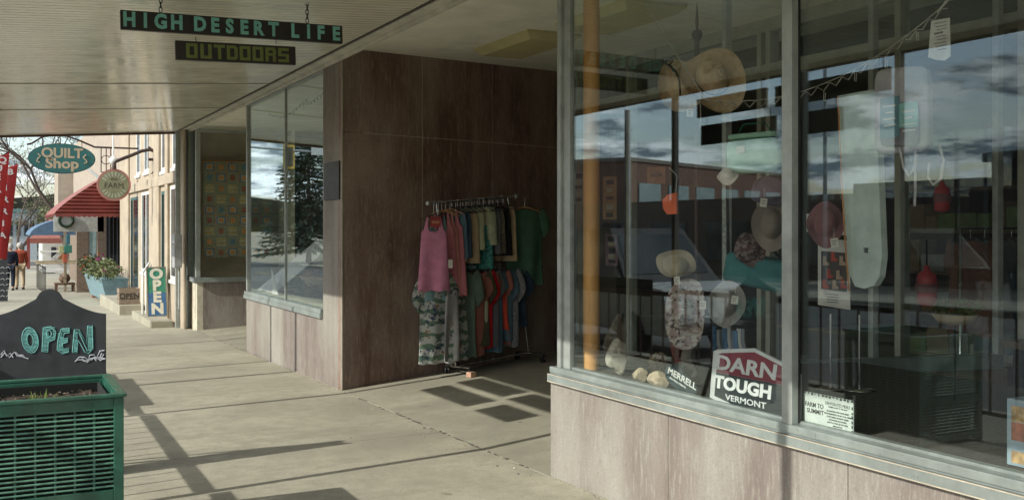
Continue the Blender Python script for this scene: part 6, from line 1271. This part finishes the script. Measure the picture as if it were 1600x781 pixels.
for k in range(4): p = at_x(1303, 460+k*4, 3.8985); l.prism([(-.05, -.002), (.03+.01*(k % 2), -.002), (.03, .002), (-.05, .002)], .001, frame_(p, (0, -1, 0), (0, 0, 1)), mi=1)
link('printed_boots', l, [mat('print_red', (.35, .05, .03), .7), mat('print_dark', (.04, .035, .035), .7), mat('print_tan', (.35, .25, .18), .7)], t)
t = thing('brand_placard', 'white placard with dark lettering above the boot poster', 'sign', tuple(at_x(1290, 365, 3.92))); link('card', plate(MB(), on_glass([(1260, 334), (1324, 340), (1324, 368), (1260, 362)], 3.92), .004), mat('poster_white2', (.55, .53, .5), .7), t); a = at_x(1292, 351, 3.918); l = MB(); text(l, 'LE   ON', .07, frame_((3.917, a.y, a.z), (0, -1, 0), (0, 0, 1)), off=.004); link('lettering', l, mat('ink_maroon', (.2, .03, .03), .7), t)
c0 = at_x(1190, 425, 3.95); M = Matrix.Translation(c0) @ Matrix.Rotation(rad(-60), 4, 'Z') @ Matrix.Rotation(rad(10), 4, 'Y'); t = thing('duffel_bag', 'teal duffel bag hanging behind the sun hats', 'bag', tuple(c0)); link('body', soft(MB(), (-.2, -.1, -.09), (.2, .1, .09), .3, M), fabric('teal_bag', (.05, .19, .20)), t); link('handle', MB().tube([M @ Vector((-.12, 0, .08)), M @ Vector((0, 0, .17)), M @ Vector((.12, 0, .08))], .009, 6), BLK, t)
# red bottles hanging deeper
for px, py, X, lab, sz in ((1448, 450, 4.3, 'red ribbed stuff sack hanging low right of the pad', 1.0), (1472, 310, 4.6, 'small red water bottle pouch hanging higher to the right', .8)):
    c0 = at_x(px, py, X); t = thing('stuff_sack', lab, 'bag', tuple(c0)); link('sack', MB().lathe([(.001, .12*sz), (.012*sz, .115*sz), (.02*sz, .09*sz), (.045*sz, .07*sz), (.05*sz, .04*sz), (.047*sz, 0), (.05*sz, -.05*sz), (.045*sz, -.085*sz), (.001, -.095*sz)], 20, Matrix.Translation(c0)), mat('sack_red', (.28, .025, .03), .6), t); link('band', MB().lathe([(.0565*sz, -.02), (.0565*sz, .025)], 20, Matrix.Translation(c0)), mat('band_dark', (.12, .05, .05), .7), t); link('cord', MB().tube([c0+Vector((0, 0, .1*sz)), c0+Vector((0, 0, .25))], .004), BLK, t)
# bowl of plants on a stand
c0 = at_x(1492, 490, 4.5); t = thing('hanging_planter', 'shallow bowl of small green plants deeper in the window', 'plant', tuple(c0)); link('bowl', MB().lathe([(.001, -.06), (.08, -.05), (.12, 0), (.11, 0), (.07, -.04)], 20, Matrix.Translation(c0)), mat('bowl_tan', (.35, .27, .16), .8), t); m = leaf_clump(c0+Vector((0, 0, .03)), .15, .12, .05, 160, .022, 5); link('foliage', m, LEAF[0], t); link('stand', MB().tube([c0-Vector((0, 0, .06)), (c0.x, c0.y, .7)], .006), BLACKM, t)
# door posters on inner wall
for k, (x0, x1, y0, y1, cc_, lab) in enumerate(((942, 963, 276, 343, (.4, .22, .1), 'orange and cream flyer on the entry door, upper'), (946, 965, 366, 415, (.25, .16, .2), 'blue and orange flyer on the entry door, lower'), (896, 912, 268, 318, (.35, .36, .34), 'pale flyer on the left door glass'), (1011, 1039, 261, 287, (.32, .16, .08), 'small terracotta WELCOME plaque hanging on the door frame'))):
    t = thing('door_flyer', lab, 'poster', tuple(at_x((x0+x1)/2, y1, 6.36))); link('sheet', plate(MB(), on_glass([(x0, y0), (x1, y0), (x1, y1), (x0, y1)], 6.36), .006), mat('flyer_%d' % k, cc_, .7, var=.2, scale=12), t); l = MB(); random.seed(k)
    if k < 3:
        for q in range(5): a = at_x((x0+x1)/2, y0+(y1-y0)*(.12+.19*q), 6.355); l.box((6.354, a.y-.09*random.uniform(.6, 1), a.z-.02*random.uniform(.5, 2)), (6.358, a.y+.09*random.uniform(.6, 1), a.z+.02), mi=q % 2)
        link('printed_blocks', l, [INK, mat('print_cream', (.5, .45, .35), .7)], t)
    else: a = at_x((x0+x1)/2, (y0+y1)/2, 6.355); text(l, 'WELCOME', .045, frame_((6.355, a.y, a.z), (0, -1, 0), (0, 0, 1)), off=.002); link('lettering', l, INK, t)
# dim shop interior: shelves with boxes, a garment rail and stacked cartons
def interior_rail(label, x0, x1, y, cols, seed):
    t = thing('garment_rail', label, 'clothes rack', ((x0+x1)/2, y, .17)); m = MB(); m.tube([(x0, y, .17), (x0, y, 1.6), (x1, y, 1.6), (x1, y, .17)], .015, 8); link('frame', m, CHROME, t); random.seed(seed); k = 0; x = x0+.12
    while x < x1-.1: garment('tee', '%s garment on the %s' % (cols[k % len(cols)][0]+(' second' if k >= len(cols) else ''), label.split(',')[0]), (x, y, 1.6), rad(90+random.uniform(-20, 20)), .2, random.uniform(.7, .95), cols[k % len(cols)][1], .08, seed=seed+k, grp='clothes inside the shop'); x += .17; k += 1
interior_rail('shop floor rail nearer the glass', 7.0, 8.2, 5.6, [('brown', BROWN), ('charcoal', GREY), ('steel blue', STEEL), ('plain black', BLK)], 50)
interior_rail('second shop rail deeper inside', 8.6, 9.8, 4.2, [('navy', NAVY), ('rust', TERRA), ('olive', OLIVE)], 70)
sh = thing('display_shelf', 'dark wooden shelf unit with cartons deep inside the shop', 'shelf', (9.6, 6.4, .17)); m = MB()
for k in range(5): m.box((9.2, 5.6, .2+k*.45), (9.6, 8.2, .23+k*.45), .003)
for y in (5.6, 6.9, 8.2): m.box((9.2, y, .17), (9.6, y+.03, 2.1), .003)
link('boards', m, mat('shelf_wood', (.16, .11, .07), .6), sh); random.seed(8)
for k in range(4):
    y = 5.7
    while y < 8.0:
        w_ = random.uniform(.15, .35); hh = random.uniform(.15, .36); tag(link('carton', MB().box((9.22, y, .232+k*.45), (9.5, y+w_-.02, .232+k*.45+hh), .004), random.choice((mat('carton_tan', (.3, .21, .13), .8), mat('carton_grey', (.25, .25, .24), .8), mat('carton_green', (.16, .22, .08), .8)))), '%s carton %s on shelf level %d of the dim shelf unit' % (('lowest', 'lower', 'upper', 'highest')[k], ['at left', 'second along', 'third along', 'fourth along', 'fifth along', 'sixth along', 'seventh along', 'eighth along', 'ninth along', 'tenth along', 'farthest along', 'twelfth', 'thirteenth', 'fourteenth', 'fifteenth'][min(14, int((y-5.7)/.17))], k+1), 'box', 'cartons on the shop shelf'); y += w_
tb = thing('display_table', 'long dark counter standing behind the window display', 'table', (6.6, 3, .17)); link('top', MB().box((5.9, 1.2, .82), (7.2, 4.4, .87), .005), mat('counter_top', (.12, .09, .06), .4), tb)
for x in (5.95, 7.1):
    for y in (1.25, 4.3): link('leg', MB().box((x, y, .17), (x+.06, y+.06, .82), .003), BLACKM, tb)
# metal display easels
for i, (px, X) in enumerate(((1298, 4.2), (1343, 4.3))):
    b = at_x(px, 480, X); t = thing('display_stand', 'thin chrome display stand %s' % ('below the boot poster' if i == 0 else 'below the pale pad'), 'stand', (X, b.y, .705)); link('pole', MB().tube([(X, b.y, .705), (X, b.y, 1.12)], .008), CHROME, t); link('foot', MB().lathe([(.001, .01), (.09, .006), (.09, 0), (.001, 0)], 20, Matrix.Translation((X, b.y, .703))), CHROME, t)
# finial rod
b = at_x(1089, 45, 4.6); t = thing('iron_finial_post', 'dark iron post with ball and spike finial behind the straw hat', 'post', (b.x, b.y, .7)); link('shaft', MB().tube([(b.x, b.y, .705), (b.x, b.y, at_x(1089, 62, 4.6).z)], .018, 10), IRON, t)
p = at_x(1089, 55, 4.6); link('finial', MB().lathe([(.001, .045), (.03, .03), (.042, 0), (.03, -.03), (.018, -.045)], 16, Matrix.Translation(p)), IRON, t); link('spike', MB().tube([p+Vector((0, 0, .04)), p+Vector((0, 0, .10)), p+Vector((0, 0, .24))], [.008, .013, .001], 8), IRON, t)

# ================================================================== things in the far display windows
QM = None
def quiltm(name, sc_, base):
    m, Nn, Ll, b = newmat(name); tc_ = Nn.new('ShaderNodeTexCoord'); n = tex(Nn, Ll, 60, 3); v = tex(Nn, Ll, sc_, kind='voronoi'); c = mix(Nn, Ll, rng(Nn, Ll, n, .4, .6), base, tuple(x*1.9 for x in base)); Ll.new(c, b.inputs['Base Color']); b.inputs['Roughness'].default_value = .95; return m
t = thing('hanging_quilt', 'large patchwork quilt with blue and orange squares hanging in the recessed window', 'quilt', (3.9, 18.9, 1.3)); Yq2 = 18.9
tl, br = at_y(318, 252, Yq2), at_y(392, 402, Yq2); x0, x1, z0, z1 = tl.x, tl.x+1.25, br.z, tl.z
link('backing', MB().grid(lambda u, v: Vector((x0+(x1-x0)*u, Yq2+.01*math.sin(u*14)*v, z1+(z0-z1)*v)), 30, 10).grid(lambda u, v: Vector((x0+(x1-x0)*(1-u), Yq2+.012+.01*math.sin((1-u)*14)*v, z1+(z0-z1)*v)), 30, 10), quiltm('quilt_ground', 30, (.22, .24, .18)), t)
QC = [mat('quilt_blue', (.14, .26, .36), .95, var=.2), mat('quilt_orange', (.6, .30, .12), .95, var=.2), mat('quilt_gold', (.6, .46, .18), .95, var=.2), mat('quilt_red', (.36, .13, .09), .95, var=.2), mat('quilt_cream', (.62, .56, .40), .95, var=.2)]
qb = MB(); W_ = x1-x0; Hh = z1-z0; nxq, nzq = 6, 9; cw_ = W_/nxq; chh_ = Hh/nzq
for i in range(nxq):
    for j in range(nzq):
        cx_, cz_ = x0+(i+.5)*cw_, z0+(j+.5)*chh_
        if (i+j) % 2: qb.box((cx_-cw_*.2, Yq2-.016, cz_-chh_*.25), (cx_+cw_*.2, Yq2-.012, cz_+chh_*.25), 0, mi=(3, 1, 0, 3, 1)[(i*3+j) % 5]); continue
        if (i+j//2) % 2 == 0:
            for k, (f, c_) in enumerate(((.48, 1), (.42, 0), (.26, 4), (.20, 1))): qb.box((cx_-cw_*f, Yq2-.014-k*.002, cz_-chh_*f), (cx_+cw_*f, Yq2-.012, cz_+chh_*f), mi=c_)
        else:
            for k in range(4): qb.box((cx_-cw_*.4, Yq2-.015, cz_+chh_*(-.4+.2*k)), (cx_+cw_*.4, Yq2-.012, cz_+chh_*(-.26+.2*k)), mi=2 if k % 2 else 4)
sh_ = MB(); sh_.grid(lambda u, v: Vector((3.36+1.4*u, 19.3+.02*math.sin(u*40), 1.30-.6*v)), 60, 4); link('patches', qb, QC, t); tag(link('white_drape', sh_, fabric('drape', (.6, .6, .55))), 'pleated white cloth below the patchwork quilt', 'cloth'); link('rod', MB().tube([(x0-.05, Yq2, z1+.01), (x1+.05, Yq2, z1+.01)], .012), WOODH, t)
t = thing('floral_quilt', 'dark quilt with large round flowers at the back of the far window', 'quilt', (5.3, 12.5, 1)); link('backing', MB().box((5.33, 10.95, .75), (5.36, 14.1, 2.45)), quiltm('dark_quilt', 20, (.03, .04, .03)), t); qf = MB(); random.seed(14)
for i in range(6):
    for j in range(4):
        p = Vector((5.325, 11.2+i*.5, 1.0+j*.38)); M = frame_(p, (0, -1, 0), (0, 0, 1)); cI = random.choice((1, 2, 3, 3)); 
        for q in range(7): a = q*.9; qf.prism([(math.cos(a)*.07+x, math.sin(a)*.07+y) for x, y in disc(.05, 8)], .004+.0005*q, M, mi=cI)
        qf.prism(disc(.045, 10), .012, M, mi=2)
link('flower_patches', qf, QC, t)
# leaning white board and pale sheet
t = thing('leaning_board', 'white angled board leaning in the far window', 'board', (3.6, 12.3, .71)); P4 = [at_x(402, 464, 3.5), at_x(428, 466, 3.5), at_x(493, 378, 3.5), at_x(467, 373, 3.5)]; P4 = [Vector((p.x, p.y, max(p.z, .71))) for p in P4]; P4[2].x += .25; P4[3].x += .25; link('sheet', plate(MB(), P4, .008), mat('frosted_white', (.6, .6, .58), .5), t)
tag(link('leaning_card', plate(MB(), [Vector((3.45, y, z)) for y, z in ((13.75, .71), (13.45, .71), (13.8, 1.05))], .01), WHITE), 'small white triangular card at the left of the far window sill', 'card')
t = thing('fruit_basket', 'shallow basket heaped with orange gourds in the far window', 'basket', (3.9, 13.0, .9)); c0 = Vector((3.95, 13.1, .98)); link('basket', MB().lathe([(.001, -.28), (.15, -.28), (.3, 0), (.28, 0), (.14, -.24)], 22, Matrix.Translation(c0)), mat('wicker', (.35, .26, .15), .9, var=.3, scale=40), t); random.seed(4)
for k in range(12):
    a = (k//3)*1.571+.3+.45*(k % 3); r = (.07, .14, .21)[(k*2+k//3) % 3]; s_ = random.uniform(.05, .07); g_ = MB().lathe([(.001, s_*.8), (s_*.6, s_*.7), (s_, 0), (s_*.6, -s_*.7), (.001, -s_*.8)], 12, Matrix.Translation(c0+Vector((math.cos(a)*r, math.sin(a)*r, .03+(.22-r)*.6)))); tag(link('gourd', g_, (QC[1], QC[3], QC[2])[k % 3]), 'round %s gourd %s of the shallow basket' % (('orange', 'red brown', 'golden')[k % 3], ('at the back left', 'at the back right', 'at the front right', 'at the front left')[k//3]), 'gourd', 'gourds in the basket')
m = leaf_clump((3.7, 13.2, .82), .18, .35, .12, 220, .05, 3); tag(link('dried_plants', m, LEAF[3]), 'dried grasses and leaves along the far window sill', 'plant')
# fairy lights
fl2 = MB(); random.seed(2)
for (pa_, pb_, sag) in (((3.42, 10.8, 3.25), (3.42, 12.25, 3.12), .06), ((3.5, 12.25, 3.2), (3.5, 14.1, 3.2), .1), ((4.6, 10.9, 2.75), (4.6, 14.0, 2.85), .12)):
    A_, B_ = Vector(pa_), Vector(pb_); pts = [A_.lerp(B_, i/24)-Vector((0, 0, sag*4*(i/24)*(1-i/24)+random.uniform(-.01, .01))) for i in range(25)]; fl2.tube(pts, .0035, 5)
    for p in pts[::2]: fl2.tube([p, p-Vector((0, .01, .03))], [.004, .006], 5)
tag(link('string_lights', fl2, BLACKP), 'dark unlit string lights draped inside the far window', 'string lights')
for y, x in ((11.3, 4.2), (12.2, 4.5)): t = thing('downlight', 'round recessed downlight in far window ceiling, %s' % ('nearer' if y < 12 else 'farther'), 'ceiling light', (x, y, 3.38)); link('trim_ring', MB().lathe([(.05, 3.384), (.085, 3.376), (.09, 3.388)], 24, Matrix.Translation((x, y, 0))), WHITE, t); link('lens', MB().lathe([(.001, 3.386), (.052, 3.384)], 24, Matrix.Translation((x, y, 0))), mat('lens_off', (.5, .5, .48), .3), t)
